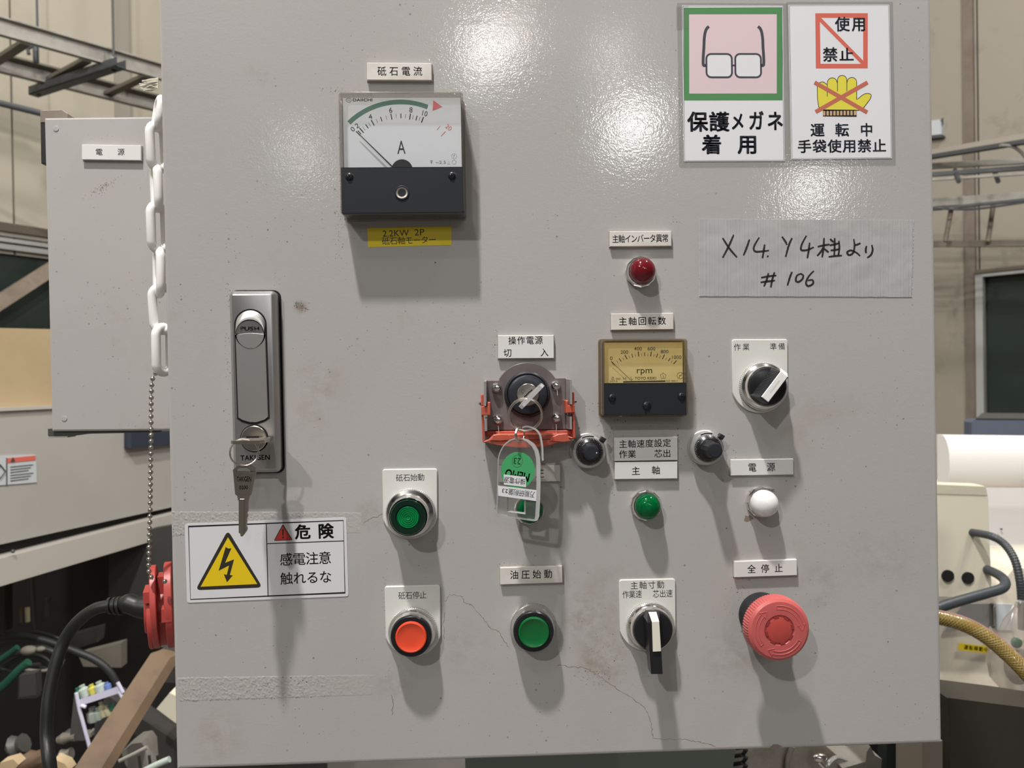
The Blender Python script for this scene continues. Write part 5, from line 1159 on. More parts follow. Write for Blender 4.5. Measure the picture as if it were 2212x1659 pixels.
# ================================================================== the hall behind (metres)
WM = lambda: M(1.0)
def top(name, label, cat, loc, group=None, kind=None):
    o = bpy.data.objects.new(name, None); COL.objects.link(o); o.location = loc; tag(o, label, cat, group, kind); bpy.context.view_layer.update(); return o
class O:
    """builder of parts given in world coordinates under one thing"""
    def __init__(s, name, label, cat, loc, group=None, kind=None): s.o = top(name, label, cat, Vector(loc), group, kind); s.c = Vector(loc)
    def part(s, name, mb, mt, smooth=35, parent=None, kind=None, label=None):
        mb.v = [(x - s.c.x, y - s.c.y, z - s.c.z) for x, y, z in mb.v]; return mb.build(name, mt, parent or s.o, smooth, kind, label)
UPV = Vector((0, 0, 1))
WL = Plane(60, 300, 4.2, 33.0)       # left wall
WR = Plane(2110, 400, 4.6, -38.0)    # right wall
fl = WM(); fl.quad((-14, -20, 0), (14, -20, 0), (14, 14, 0), (-14, 14, 0)); f_ = fl.build('floor', 'floor', None, 0); f_['kind'] = 'structure'
ce = WM(); ce.quad((-14, -20, 6.6), (-14, 14, 6.6), (14, 14, 6.6), (14, -20, 6.6)); f_ = ce.build('ceiling', 'ceiling', None, 0); f_['kind'] = 'structure'
def wall(name, pl, s0, s1, mt, backm, seams, x_open):
    """wall as panels between the seams (distances along the wall from its reference point)"""
    root = bpy.data.objects.new(name, None); COL.objects.link(root); root['kind'] = 'structure'
    d, n, o = pl.d, pl.n, Vector((pl.o.x, pl.o.y, 0))
    mb = WM(); mb.slab(o + d * s0 - n * .05, o + d * s1 - n * .05, o + d * s1 - n * .05 + UPV * 6.6, o + d * s0 - n * .05 + UPV * 6.6, -n * .1); mb.build('wall_core', backm, root, 0)
    for a, b_ in zip(seams[:-1], seams[1:]):
        for z0, z1 in x_open(a, b_):
            mb = WM(); g = .006; p, q = o + d * (a + g), o + d * (b_ - g); mb.slab(p + UPV * z0, q + UPV * z0, q + UPV * z1, p + UPV * z1, -n * .045); mb.build('wall_panel', mt, root, 0)
    return root
def along(pl, px, py): v = pl.p(px, py) - pl.o; return v.dot(pl.d)
def hz(pl, px, py): return pl.p(px, py).z
sL1 = along(WL, 27, 300); sL2 = along(WL, 257, 60); wz = hz(WL, 50, 545)
wall('wall_left', WL, -9, 4.5, 'wall', 'post', [-9, -6, -4.2, -2.4, -1.1, sL1, sL1 + (sL2 - sL1), 4.4], lambda a, b_: [(wz - .02, 6.6), (0, .9)] if a > -6 else [(0, 6.6)])
sR1 = along(WR, 2096, 300); wzt = hz(WR, 2150, 590); sRw = along(WR, 2117, 700)
wall('wall_right', WR, -9, 5.5, 'wall_r', 'post', [-9, -6, sRw, sR1, sR1 + 2.2, 5.4], lambda a, b_: [(wzt, 6.6), (0, hz(WR, 2150, 930))] if (b_ <= sRw + .01 and a > -7) else [(0, 6.6)])
def on_wall(pl, poly_px, off, thick): pts = [pl.p(x, y, off + thick) for x, y in poly_px]; return pts
def wslab(mb, pl, px4, off, th): q = [pl.p(x, y, off + th) for x, y in px4]; mb.slab(*q, -pl.n * th)
# left wall: post, window with rails and glass
po = bpy.data.objects.new('trim_1', None); COL.objects.link(po); po['kind'] = 'structure'
mb = WM(); a, b_ = WL.p(243, 60), WL.p(273, 60); za, zb = 0, 6.6; mb.slab(Vector((a.x, a.y, za)), Vector((b_.x, b_.y, za)), Vector((b_.x, b_.y, zb)), Vector((a.x, a.y, zb)), WL.n * .03); mb.build('wall_post', 'post_pale', po)
def band(pl, ztop, zbot, s0, s1, off, th, mb):
    o = Vector((pl.o.x, pl.o.y, 0)) + pl.n * off; p, q = o + pl.d * s0, o + pl.d * s1
    mb.slab(p + UPV * zbot, q + UPV * zbot, q + UPV * ztop, p + UPV * ztop, pl.n * th)
wn = bpy.data.objects.new('window_1', None); COL.objects.link(wn); wn['kind'] = 'structure'
zz = lambda y: hz(WL, 50, y)
mb = WM(); band(WL, zz(490), zz(508), -6, 3, 0, .05, mb); mb.build('lintel', 'trim_brown', wn)
mb = WM(); band(WL, zz(508), zz(517), -6, 3, 0, .03, mb); mb.build('lintel', 'post_pale', wn)
for y0, y1 in ((523, 531), (534, 545)):
    mb = WM(); band(WL, zz(y0), zz(y1), -6, 3, .0, .06 - .02 * (y0 > 530), mb); mb.build('frame_rail', 'alu', wn)
mb = WM(); band(WL, zz(545), .9, -6, 4.3, -.04, .01, mb); mb.build('pane', 'glass_dark', wn)
mb = WM(); band(WL, .9, .84, -6, 4.3, -.01, .06, mb); mb.build('sill', 'alu', wn)
br2 = O('wall_brace', 'weathered pale diagonal steel brace in front of the left window', 'brace', WL.p(60, 620))
mb = WM(); wslab(mb, WL, [(-60, 672), (-60, 712), (150, 575), (150, 540)], .12, .03); br2.part('bar', mb, 'wood_pale')
# right wall: post, window
po = bpy.data.objects.new('trim_2', None); COL.objects.link(po); po['kind'] = 'structure'
mb = WM(); a, b_ = WR.p(2085.5, 300), WR.p(2107, 300); mb.slab(Vector((a.x, a.y, 0)), Vector((b_.x, b_.y, 0)), Vector((b_.x, b_.y, 6.6)), Vector((a.x, a.y, 6.6)), WR.n * .03); mb.build('wall_post', 'post', po)
wn = bpy.data.objects.new('window_2', None); COL.objects.link(wn); wn['kind'] = 'structure'
zr_ = lambda y: hz(WR, 2150, y); s_in = along(WR, 2129, 700); s_out = along(WR, 2113, 700); far = along(WR, 2290, 700)
mb = WM(); band(WR, zr_(581), zr_(589), far - 3, s_out, 0, .05, mb); mb.build('lintel', 'trim_brown', wn)
mb = WM(); band(WR, zr_(591), zr_(597), far - 3, s_out, 0, .05, mb); mb.build('frame_rail', 'alu', wn)
mb = WM(); band(WR, zr_(591), zr_(930), s_out, s_in, 0, .05, mb) if s_out < s_in else band(WR, zr_(591), zr_(930), s_in, s_out, 0, .05, mb); mb.build('frame_stile', 'alu', wn)
mb = WM(); band(WR, zr_(597), zr_(930), far - 3, s_in, -.03, .01, mb); mb.build('pane', 'glass_dark', wn)
ub = O('junction_box', 'small pale box fixed to the beige wall right of the cabinet', 'box', WR.p(2025, 275))
mb = WM(); wslab(mb, WR, [(1995, 262), (1995, 294), (2034, 290), (2034, 258)], 0, .05); ub.part('case', mb, 'sticker_blue'); mb = WM(); wslab(mb, WR, [(2000, 295), (2000, 299), (2035, 296), (2035, 291)], 0, .06); ub.part('lid_edge', mb, 'strut')
mb = WM(); mb.tube([WR.p(2032, 262, .05), WR.p(2036, 256, .05), WR.p(2036, 268, .06)], .006, 6); ub.part('cable_clip', mb, 'strut')

# ---- cable tray on the left: two rails, rungs, hanger strut and rod
zt = 0
n1, n2 = at(0, 56, 3.1), None
PT = lambda px, py, z: (lambda r: CAM + r * ((z - CAM.z) / r.z))(ray(px, py))
ZT = 3.02
tr = O('cable_tray', 'galvanised ladder cable tray slanting across the wall at the upper left', 'cable tray', PT(170, 120, ZT))
def rail(obj, p0, p1, zlo, zhi, th, name, mt, ext=(.6, 1.6)):
    a, b_ = PT(*p0, zlo), PT(*p1, zlo); d = (b_ - a).normalized(); a -= d * ext[0]; b_ += d * ext[1]; nn = Vector((d.y, -d.x, 0)); nn = nn if nn.dot(CAM - a) > 0 else -nn; k = UPV * (zhi - zlo)
    mb = WM(); mb.slab(a, b_, b_ + k, a + k, -nn * th); obj.part(name, mb, mt); return a, b_, nn
a1, b1, nn = rail(tr, (0, 77), (340, 171), ZT, ZT + .075, .012, 'side_rail', 'tray')
mb = WM(); k = UPV * .075; mb.slab(a1 + k, b1 + k, b1 + k + nn * .03, a1 + k + nn * .03, UPV * .006); tr.part('rail_lip', mb, 'tray')
mb = WM(); mb.slab(a1, b1, b1 + nn * .02, a1 + nn * .02, UPV * .008); tr.part('rail_lip', mb, 'tray')
a2, b2, nn2 = rail(tr, (0, 157), (325, 238), ZT, ZT + .075, .012, 'side_rail', 'tray')
mb = WM(); mb.slab(a2, b2, b2 + nn2 * .03, a2 + nn2 * .03, UPV * .008); tr.part('rail_lip', mb, 'tray')
mb = WM(); q = UPV * .075; mb.slab(a2 + q, b2 + q, b2 + q + nn2 * .06, a2 + q + nn2 * .06, UPV * .01); tr.part('rail_lip', mb, 'tray_in')
for (x0, y0), (x1, y1) in (((55, 97), (-25, 148)), ((188, 134), (98, 182)), ((318, 168), (222, 212)), ((440, 205), (345, 243)), ((-75, 60), (-150, 115))):
    A, B = PT(x0, y0, ZT + .02), PT(x1, y1, ZT + .02); d = (B - A).normalized(); s_ = Vector((d.y, -d.x, 0)).normalized() * .022
    mb = WM(); mb.slab(A - s_, A + s_, B + s_, B - s_, UPV * .02); tr.part('rung', mb, 'tray_in')
hs = O('hanger_strut', 'dark channel strut hung on rods under the ladder cable tray', 'strut', PT(165, 172, ZT - .03))
A, B = PT(262, 146, ZT - .04), PT(72, 208, ZT - .04); d = (B - A).normalized(); s_ = Vector((d.y, -d.x, 0)).normalized() * .026
mb = WM(); mb.slab(A - s_, A + s_, B + s_, B - s_, UPV * .008); mb.slab(A - s_, B - s_, B - s_ + UPV * .045, A - s_ + UPV * .045, s_ * .15); mb.slab(A + s_, B + s_, B + s_ + UPV * .045, A + s_ + UPV * .045, -s_ * .15); hs.part('channel', mb, 'strut')
for P_ in (A + d * .06, B - d * .05):
    mb = WM(); mb.tube([P_, Vector((P_.x, P_.y, 6.6))], .006, 8); hs.part('threaded_rod', mb, 'strut'); mb = WM(); mb.tube([P_ + UPV * .0, P_ + UPV * .06], .014, 6); hs.part('nut', mb, 'alu')
hk = O('beam_clamp', 'small grey clamp standing between the rungs of the left cable tray', 'clamp', PT(75, 125, ZT + .03))
mb = WM(); c = PT(78, 135, ZT + .0); mb.tube([c, c + UPV * .09], .014, 8); mb.tube([c + UPV * .09, c + UPV * .07 + Vector((-.04, 0, 0)), c + UPV * .04 + Vector((-.035, 0, 0))], .009, 8); hk.part('hook', mb, 'strut')
cpj = O('conduit_pipe', 'grey steel conduit pipe running behind the power box at the left', 'pipe', WL.p(50, 235))
mb = WM(); mb.tube([at(-300, 158, 3.0), at(0, 223, 3.0), at(110, 250, 3.0), at(330, 300, 3.05)], .014, 14); cpj.part('pipe', mb, 'strut')

# ---- cable trays on the right
t2 = O('cable_tray', 'steel cable tray rails crossing the beige wall at the right', 'cable tray', at(2110, 350, 3.6))
ZR = PT(2110, 325, 0) if 0 else None
def rline(obj, p0, p1, y0, y1, h_, th, name, mt):
    a, b_ = at(*p0, y0), at(*p1, y1); d = (b_ - a).normalized(); a -= d * .9; b_ += d * 1.0; mb = WM(); n_ = Vector((d.y, -d.x, 0)); n_ = n_ if n_.dot(CAM - a) > 0 else -n_
    mb.slab(a - UPV * h_, b_ - UPV * h_, b_, a, -n_ * th); obj.part(name, mb, mt)
rline(t2, (2018, 322), (2212, 288), 3.6, 3.15, .028, .05, 'angle_rail', 'post_pale'); rline(t2, (2018, 332), (2212, 300), 3.58, 3.13, .02, .05, 'angle_rail', 'strut')
rline(t2, (2018, 352), (2212, 340), 3.7, 3.4, .03, .03, 'side_rail', 'tray'); rline(t2, (2018, 371), (2212, 357), 3.6, 3.3, .022, .03, 'side_rail', 'strut'); rline(t2, (2018, 385), (2212, 372), 3.58, 3.28, .012, .02, 'side_rail', 'tray')
for x in (2063, 2148):
    mb = WM(); a = at(x, 368, 3.6); b_ = at(x + 8, 392, 3.4); mb.tube([a, b_], .012, 8); t2.part('rung', mb, 'strut')
t3 = O('cable_tray', 'lower dark cable tray with drop hangers beneath the upper rails at the right', 'cable tray', at(2110, 440, 3.6))
rline(t3, (2018, 428), (2212, 414), 3.7, 3.4, .045, .03, 'side_rail', 'tray'); rline(t3, (2018, 448), (2212, 428), 3.68, 3.38, .014, .03, 'side_rail', 'strut')
for x, x2 in ((2057, 2042), (2146, 2134)):
    mb = WM(); mb.tube([at(x, 440, 3.68), at(x2, 522, 3.68)], .013, 8); t3.part('drop_hanger', mb, 'post')
rline(t3, (2018, 520), (2212, 518), 3.9, 3.6, .035, .03, 'lower_rail', 'post')
wr_ = O('hanging_wire', 'thin cable sagging below the lower tray at the right', 'cable', at(2110, 455, 3.5))
mb = WM(); mb.tube(spline([at(1990, 446, 3.6), at(2060, 452, 3.55), (at(2120, 450, 3.5)), at(2212, 437, 3.35), at(2280, 425, 3.3)], 6), .006, 8); wr_.part('loop', mb, 'strut')
wr_ = O('hanging_wire', 'cable curving over the top right cable tray rail towards the frame edge', 'cable', at(2190, 320, 3.2))
mb = WM(); mb.tube(spline([at(2160, 314, 3.2), at(2185, 316, 3.2), at(2200, 324, 3.2), at(2212, 336, 3.2), at(2225, 356, 3.2)], 6), .008, 8); wr_.part('loop', mb, 'tray')

# ================================================================== left: machine, carton, dark lower bay
ML = Plane(200, 1000, 1.35, 15.0)
def mlp(mb, px4, off, th): q = [ML.p(x, y, off) for x, y in px4]; mb.slab(*q, -ML.n * th)
mc = O('machine_bed', 'long pale grey machine body with navy handle and rail beneath the power box', 'machine', ML.p(150, 1000))
mb = WM(); mlp(mb, [(-420, 1268), (-420, 900), (520, 860), (520, 1063)], 0, .35); mc.part('side_panel', mb, 'machine')
mb = WM(); mlp(mb, [(-420, 908), (-420, 898), (520, 859), (520, 864)], .006, .36); mc.part('top_edge', mb, 'machine_edge')
mb = WM(); mlp(mb, [(-420, 1392), (-420, 1316), (520, 1072), (520, 1112)], .02, .30); mc.part('lower_rail', mb, 'machine_edge')
mb = WM(); mlp(mb, [(-420, 1318), (-420, 1262), (520, 1060), (520, 1074)], -.02, .2); mc.part('shadow_gap', mb, 'dark_void')  # dark strip stands for the shade between panel and rail
q = [ML.p(x, y, .02) for x, y in ((283, 968), (283, 930), (420, 930), (420, 952))]
mb = WM(); mb.slab(*q, -ML.n * .03); hd = mc.part('handle', mb, 'handle_navy')
mb = WM(); c = ML.p(28, 1191, .024); mb.ball(c, .004, 8, 5); mc.part('rail_bolt', mb, 'dark_grey')
st = O('warning_label', 'small pale warning label with red header on the grey machine at the left', 'sticker', ML.p(40, 1013, .002))
mb = WM(); mlp(mb, [(-20, 1050), (-20, 985), (78, 982), (80, 1042)], .002, .002); st.part('film', mb, 'sticker_blue')
mb = WM(); mlp(mb, [(15, 1000), (15, 990), (77, 984), (77, 994)], .003, .002); st.part('red_header', mb, 'red_print')
mb = WM(); mlp(mb, [(14, 1048), (14, 989), (16, 989), (16, 1048)], .003, .002)
for k in range(6): mlp(mb, [(23, 1008 + k * 6 + 1.5), (23, 1008 + k * 6), (72 - (k % 3) * 5, 1003 + k * 6), (72 - (k % 3) * 5, 1004.5 + k * 6)], .003, .002)
q = [ML.p(x, y, .0035) for x, y in ((-8, 1018), (0, 1003), (12, 1018), (0, 1034))]
mb.tube(q, .0012, 6, closed=True); mlp(mb, [(24, 997), (28, 988), (29, 988), (33, 996)], .0045, .001); st.part('print', mb, 'dark_grey', smooth=0)
ct = O('carton', 'tan board box standing on the grey machine below the left window', 'box', ML.p(50, 800, -.1))
q = [ML.p(x, y, -.02) for x, y in ((-300, 892), (-300, 702), (160, 712), (160, 873))]
mb = WM(); mb.slab(*q, -ML.n * .22); ct.part('box_body', mb, 'carton')
# dark bay: part of its shade is put into near-black colours
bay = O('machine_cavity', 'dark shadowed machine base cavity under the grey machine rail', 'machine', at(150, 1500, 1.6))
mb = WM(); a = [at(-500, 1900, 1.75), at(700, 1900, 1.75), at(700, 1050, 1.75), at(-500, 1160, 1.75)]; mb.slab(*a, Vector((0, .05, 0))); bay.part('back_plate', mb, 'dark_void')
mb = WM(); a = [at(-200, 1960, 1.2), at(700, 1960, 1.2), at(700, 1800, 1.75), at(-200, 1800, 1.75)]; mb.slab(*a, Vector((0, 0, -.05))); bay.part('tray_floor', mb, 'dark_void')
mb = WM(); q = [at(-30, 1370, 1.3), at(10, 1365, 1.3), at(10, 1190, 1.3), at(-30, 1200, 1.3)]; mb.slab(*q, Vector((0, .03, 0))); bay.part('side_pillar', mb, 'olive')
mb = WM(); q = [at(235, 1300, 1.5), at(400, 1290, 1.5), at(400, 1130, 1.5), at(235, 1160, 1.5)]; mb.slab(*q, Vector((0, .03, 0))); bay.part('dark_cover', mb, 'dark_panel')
def boxy(name, label, cat, px4, y, th, mt, group=None, part='panel'):
    ob = O(name, label, cat, at(sum(p[0] for p in px4) / len(px4), sum(p[1] for p in px4) / len(px4), y), group); mb = WM(); mb.layers([[tuple(at(x, yy, y) + Vector((0, th, 0))) for x, yy in px4], [tuple(at(x, yy, y)) for x, yy in px4]]); ob.part(part, mb, mt); return ob
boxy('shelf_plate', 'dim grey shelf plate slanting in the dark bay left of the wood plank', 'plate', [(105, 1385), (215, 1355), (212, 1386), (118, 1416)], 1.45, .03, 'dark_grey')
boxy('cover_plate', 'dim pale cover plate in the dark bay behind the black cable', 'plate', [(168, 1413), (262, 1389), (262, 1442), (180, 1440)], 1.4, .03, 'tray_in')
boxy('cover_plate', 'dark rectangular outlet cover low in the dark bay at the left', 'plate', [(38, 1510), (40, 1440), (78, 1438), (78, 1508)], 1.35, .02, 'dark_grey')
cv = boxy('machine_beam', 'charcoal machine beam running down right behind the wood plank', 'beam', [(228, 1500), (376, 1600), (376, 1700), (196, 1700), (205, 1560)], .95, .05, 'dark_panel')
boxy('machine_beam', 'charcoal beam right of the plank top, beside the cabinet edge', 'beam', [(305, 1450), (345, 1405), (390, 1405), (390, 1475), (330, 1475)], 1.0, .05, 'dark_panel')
boxy('foam_block', 'cream block showing between plank and cabinet edge', 'block', [(338, 1531), (366, 1497), (400, 1512), (400, 1575), (374, 1558)], .9, .04, 'cream')
plank = O('wood_plank', 'brown wooden plank leaning diagonally beside the red socket', 'plank', at(260, 1540, .6))
q4 = [(326, 1411), (368, 1420), (200, 1690), (140, 1690)]
mb = WM(); mb.layers([[tuple(at(x, y, yy) + Vector((0.012, .018, 0))) for (x, y), yy in zip(q4, (.75, .75, .6, .6))], [tuple(at(x, y, yy)) for (x, y), yy in zip(q4, (.75, .75, .6, .6))]]); plank.part('board', mb, 'wood')
def hose(name, label, pts, y, r, mt, group=None, cat='hose', n=12):
    ob = O(name, label, cat, at(*pts[len(pts) // 2], y), group); mb = WM(); mb.tube([tuple(p) for p in spline([at(a, b_, y) for a, b_ in pts], 8)], r, n); ob.part('tube', mb, mt); return ob
hose('black_hose', 'dim black hose arching across the dark bay behind the cable', [(-20, 1375), (40, 1373), (90, 1382), (150, 1402), (205, 1425), (240, 1455), (262, 1500)], 1.25, .008, 'cable_dark')
hose('black_hose', 'dim black hose sagging lower left in the dark bay', [(-20, 1420), (40, 1410), (80, 1400), (120, 1412), (130, 1440)], 1.2, .007, 'cable_dark')
hose('green_hose', 'green translucent hose rising to the right at the lower left edge', [(-20, 1500), (10, 1478), (40, 1448), (62, 1430)], 1.1, .008, 'green_hose')
hose('green_hose', 'short green hose end above the longer green one at the left edge', [(-10, 1432), (15, 1415), (38, 1398)], 1.15, .006, 'green_hose')
hose('grey_wire', 'thin pale wire crossing behind the black cable', [(50, 1445), (80, 1449), (112, 1446), (135, 1430)], 1.1, .003, 'tray_in', cat='wire')
for i, (x, y, r_, mt_, lb) in enumerate(((62, 1405, .012, 'tray_in', 'pale round fitting among the dim hoses at the left'), (88, 1402, .007, 'tray_in', 'small pale fitting right of the round one among the hoses'))):
    ob = O('hose_fitting', lb, 'fitting', at(x, y, 1.15)); mb = WM(); mb.ball(at(x, y, 1.15), r_, 12, 8, (1.4, 1, .8)); ob.part('fitting_body', mb, mt_)
# wire rack with bottles
rk = O('wire_rack', 'tilted white wire rack holding small bottles in the dark bay', 'rack', at(220, 1510, .85))
def RK(x, y, dy=0): return at(x, y, .85 + dy)
mb = WM(); mb.layers([[tuple(RK(x, y, .03)) for x, y in ((168, 1512), (262, 1480), (268, 1494), (175, 1524))], [tuple(RK(x, y)) for x, y in ((168, 1512), (262, 1480), (268, 1494), (175, 1524))]]); rk.part('front_bar', mb, 'bin_white')
for pts in ([(165, 1497), (168, 1515), (172, 1535), (177, 1552)], [(254, 1474), (260, 1485), (266, 1496)], [(175, 1524), (186, 1527)], [(258, 1495), (264, 1506)], [(177, 1552), (190, 1600), (200, 1640)]):
    mb = WM(); mb.tube([tuple(RK(*p)) for p in pts], .003, 8); rk.part('wire', mb, 'bin_white')
mb = WM(); mb.layers([[tuple(RK(x, y, .05)) for x, y in ((160, 1500), (176, 1560), (190, 1600), (150, 1600))], [tuple(RK(x, y, .045)) for x, y in ((160, 1500), (176, 1560), (190, 1600), (150, 1600))]]); rk.part('side_sheet', mb, 'dark_grey')
bots = [((176, 1506), (168, 1487), .008, 'bottle_green', 'dark green bottle at the left end of the rack top'), ((186, 1504), (177, 1482), .009, 'bottle_pale', 'pale bottle second from the left on the rack top'), ((204, 1498), (197, 1480), .007, 'bottle_yellow', 'yellow bottle in the middle of the rack top'), ((220, 1493), (213, 1474), .009, 'bottle_pale', 'pale aqua bottle right of the yellow one on the rack'), ((234, 1488), (230, 1475), .006, 'bottle_blue', 'small blue bottle at the right end of the rack top'),
        ((203, 1558), (199, 1530), .010, 'bottle_pale', 'pale bottle leftmost below the rack bar'), ((215, 1554), (210, 1530), .007, 'bottle_pale', 'slim pale bottle second below the rack bar'), ((226, 1548), (217, 1518), .006, 'bottle_cream', 'cream bottle with pointed top below the rack bar'), ((236, 1545), (229, 1526), .006, 'bottle_cream', 'cream bottle rightmost below the rack bar'), ((243, 1533), (238, 1520), .005, 'bottle_green', 'dull green bottle behind the cream ones below the bar')]
for (x0, y0), (x1, y1), r_, mt_, lb in bots:
    a, b_ = RK(x0, y0, .02), RK(x1, y1, .02); ob = O('bottle', lb, 'bottle', a, 'small bottles in the white wire rack'); mb = WM(); u = (b_ - a); mb.tube([a, a + u * .1, a + u * .7, a + u * .85, b_], r_, 12, rs=[r_ * .9, r_, r_, r_ * .5, r_ * .45]); ob.part('flask', mb, mt_)
    mb = WM(); mb.tube([b_ - u * .02, b_ + u * .08], r_ * .55, 10); ob.part('cap', mb, mt_)
# small odds at the lower edge
for lb, x, y, rx, ry, mt_ in (('dim brass valve body at the bottom left edge', 68, 1645, .030, .022, 'wood'), ('dull steel fitting left of the black cable foot', 38, 1612, .012, .02, 'dark_grey'), ('steel coupling below the wire rack', 145, 1595, .016, .010, 'tray_in'), ('small bright steel nut below the steel coupling', 142, 1632, .010, .012, 'worn_metal')):
    ob = O('machine_fitting', lb, 'fitting', at(x, y, .9)); mb = WM(); c = at(x, y, .9); mb.tube([c + Vector((-rx, 0, -ry * .3)), c + Vector((-rx * .4, 0, 0)), c + Vector((rx * .3, 0, .002)), c + Vector((rx, 0, ry * .3))], ry, 10, rs=[ry * .6, ry, ry * .7, ry * .85]); ob.part('casting', mb, mt_)
boxy('wood_offcut', 'pale wooden offcut lying at the bottom edge left of the plank', 'offcut', [(116, 1640), (140, 1650), (150, 1665), (128, 1680), (120, 1670)], .7, .02, 'carton')
boxy('wood_offcut', 'pale wooden offcut at the very bottom left corner', 'offcut', [(0, 1648), (28, 1640), (40, 1652), (20, 1675), (-5, 1675)], .75, .02, 'carton')
boxy('cloth_bundle', 'crumpled pale rag right of the plank at the bottom', 'rag', [(262, 1625), (285, 1607), (305, 1604), (315, 1618), (320, 1690), (300, 1700), (270, 1650)], .7, .04, 'tray')
hose('green_tube', 'pale green tube slanting up across the rag right of the plank', [(258, 1644), (285, 1631), (318, 1614)], .62, .0028, 'tray', cat='tube')
hose('green_tube', 'pale green tube at the bottom right of the plank beside the cabinet', [(300, 1672), (330, 1656), (366, 1640)], .6, .0045, 'bottle_pale', cat='tube')
for x, lb in ((300, 'thin upright wire leftmost of three, beside the crumpled rag'), (322, 'thin upright wire in the middle of three beside the cabinet foot'), (340, 'thin upright wire nearest the cabinet foot')): hose('thin_wire', lb, [(x, 1632), (x + 3, 1660), (x + 2, 1700)], .66, .002, 'olive', 'thin wires beside the cabinet foot', cat='wire')

# ================================================================== right: white cover, cream box, hoses
wm = O('machine_cover', 'glossy white rounded machine cover beyond the right edge of the cabinet', 'machine', at(2130, 1000, 1.15))
r_ = (1052 - 939) / 2 / F * (1.15 + DIST) * 1.02; c0, c1 = at(2036, 996, 1.15), at(2500, 1001, 1.15)
ax_ = (c1 - c0).normalized(); nb = Vector((ax_.y, -ax_.x, 0)).normalized(); prof = []
for k in range(13): a = PI * .5 + PI * k / 12; prof.append((math.cos(a) * r_ * .45, math.sin(a) * r_))
prof = [(.02, prof[0][1])] + prof + [(.02, prof[-1][1])]
def face(n0): return [tuple(n0 + (-nb if nb.y < 0 else nb) * x + UPV * z) for x, z in prof]
mb = WM(); mb.layers([face(c0 + ax_ * .0), face(c0 + ax_ * .006), face(c1)]); wm.part('cover_shell', mb, 'white_enamel', smooth=50)
for y in (975, 1018): mb = WM(); c = at(2043, y, 1.172); mb.ball(c, .0025, 8, 5); wm.part('bolt', mb, 'dark_grey')
mb = WM(); mb.slab(at(2030, 1300, 1.5), at(2500, 1300, 1.5), at(2500, 1046, 1.5), at(2030, 1046, 1.5), Vector((0, .1, 0))); wm.part('rear_column', mb, 'white_enamel')
mb = WM(); mb.slab(at(2120, 1183, 1.49), at(2500, 1187, 1.49), at(2500, 1183, 1.49), at(2120, 1179, 1.49), Vector((0, .02, 0))); wm.part('panel_seam', mb, 'tray')
mb = WM(); mb.ball(at(2163, 1143, 1.49), .003, 8, 5); wm.part('bolt', mb, 'dark_grey')
bb = O('bench_box', 'blue-grey box lying on top of the white machine before the right window', 'box', at(2160, 920, 2.0))
q = [(2099, 960), (2400, 975), (2400, 908), (2106, 905), (2099, 912)]
mb = WM(); mb.layers([[tuple(at(x, y, 2.0) + Vector((0, .04, 0))) for x, y in q], [tuple(at(x, y, 2.0)) for x, y in q]]); bb.part('case', mb, 'blue_grey')
mb = WM(); mb.slab(at(2108, 907, 2.0), at(2400, 909, 2.0), at(2400, 897, 2.07), at(2122, 895, 2.07), Vector((0, 0, .005))); bb.part('lid', mb, 'dark_grey')
cbx = O('control_box', 'cream steel control box with two black round holes right of the cabinet', 'box', at(2080, 1160, .85))
q = rrect(0, 1, 0, 1, .0)
poly = [(1985, 1287), (2143, 1292), (2138, 1180), (2135, 1080), (2131, 1056), (2124, 1049), (1985, 1044)]
mb = WM(); mb.layers([[tuple(at(x, y, .85) + Vector((.0, .03, 0))) for x, y in poly], [tuple(at(x, y, .85)) for x, y in poly]]); cbx.part('case', mb, 'cream')
mb = WM(); mb.slab(at(1985, 1066, .849), at(2133, 1070, .849), at(2129, 1051, .846), at(1985, 1045, .846), Vector((0, .004, 0))); cbx.part('top_flange', mb, 'cream_light')
for x, y in ((2047.5, 1244), (2091, 1248.5)):
    c = at(x, y, .848); mb = WM(); mb.layers([[tuple(c + Vector((.0108 * math.cos(2 * PI * i / 28), dy, .0104 * math.sin(2 * PI * i / 28)))) for i in range(28)] for dy in (.003, -.0015)]); cbx.part('grommet', mb, 'hole')
body = O('machine_column', 'ivory painted machine body below the cream control box at the right', 'machine', at(2120, 1400, .95))
mb = WM(); mb.layers([[tuple(at(x, y, .96) + Vector((0, .2, 0))) for x, y in ((1980, 1520), (2450, 1560), (2450, 1225), (2190, 1228), (2145, 1285), (1980, 1285))], [tuple(at(x, y, .96)) for x, y in ((1980, 1520), (2450, 1560), (2450, 1225), (2190, 1228), (2145, 1285), (1980, 1285))]]); body.part('casting', mb, 'ivory')
np_ = O('rating_plate', 'grey metal rating plate screwed to the ivory machine behind the hoses', 'plate', at(2115, 1325, .955))
mb = WM(); mb.slab(at(2040, 1362, .955), at(2142, 1352, .955), at(2140, 1304, .955), at(2080, 1304, .955), Vector((0, .003, 0))); np_.part('sheet', mb, 'satin')
mb = WM(); mb.tube([at(2143, 1306, .952), at(2145, 1352, .952)], .002, 8); mb.ball(at(2143, 1306, .95), .0035, 8, 5); mb.ball(at(2145, 1353, .95), .0035, 8, 5); np_.part('fixing_rod', mb, 'dark_grey')
np2 = O('blank_plate', 'pale blank plate on the ivory machine right of the rating plate', 'plate', at(2170, 1330, .955))
mb = WM(); mb.slab(at(2153, 1360, .955), at(2188, 1362, .955), at(2186, 1305, .955), at(2152, 1304, .955), Vector((0, .003, 0))); np2.part('sheet', mb, 'sticker_blue')
yt = T('tape_label', 'small yellow label with black print on the ivory machine at the right', 'label', 2105, 1400, -955, (2070, 1397, 2138, 1405))
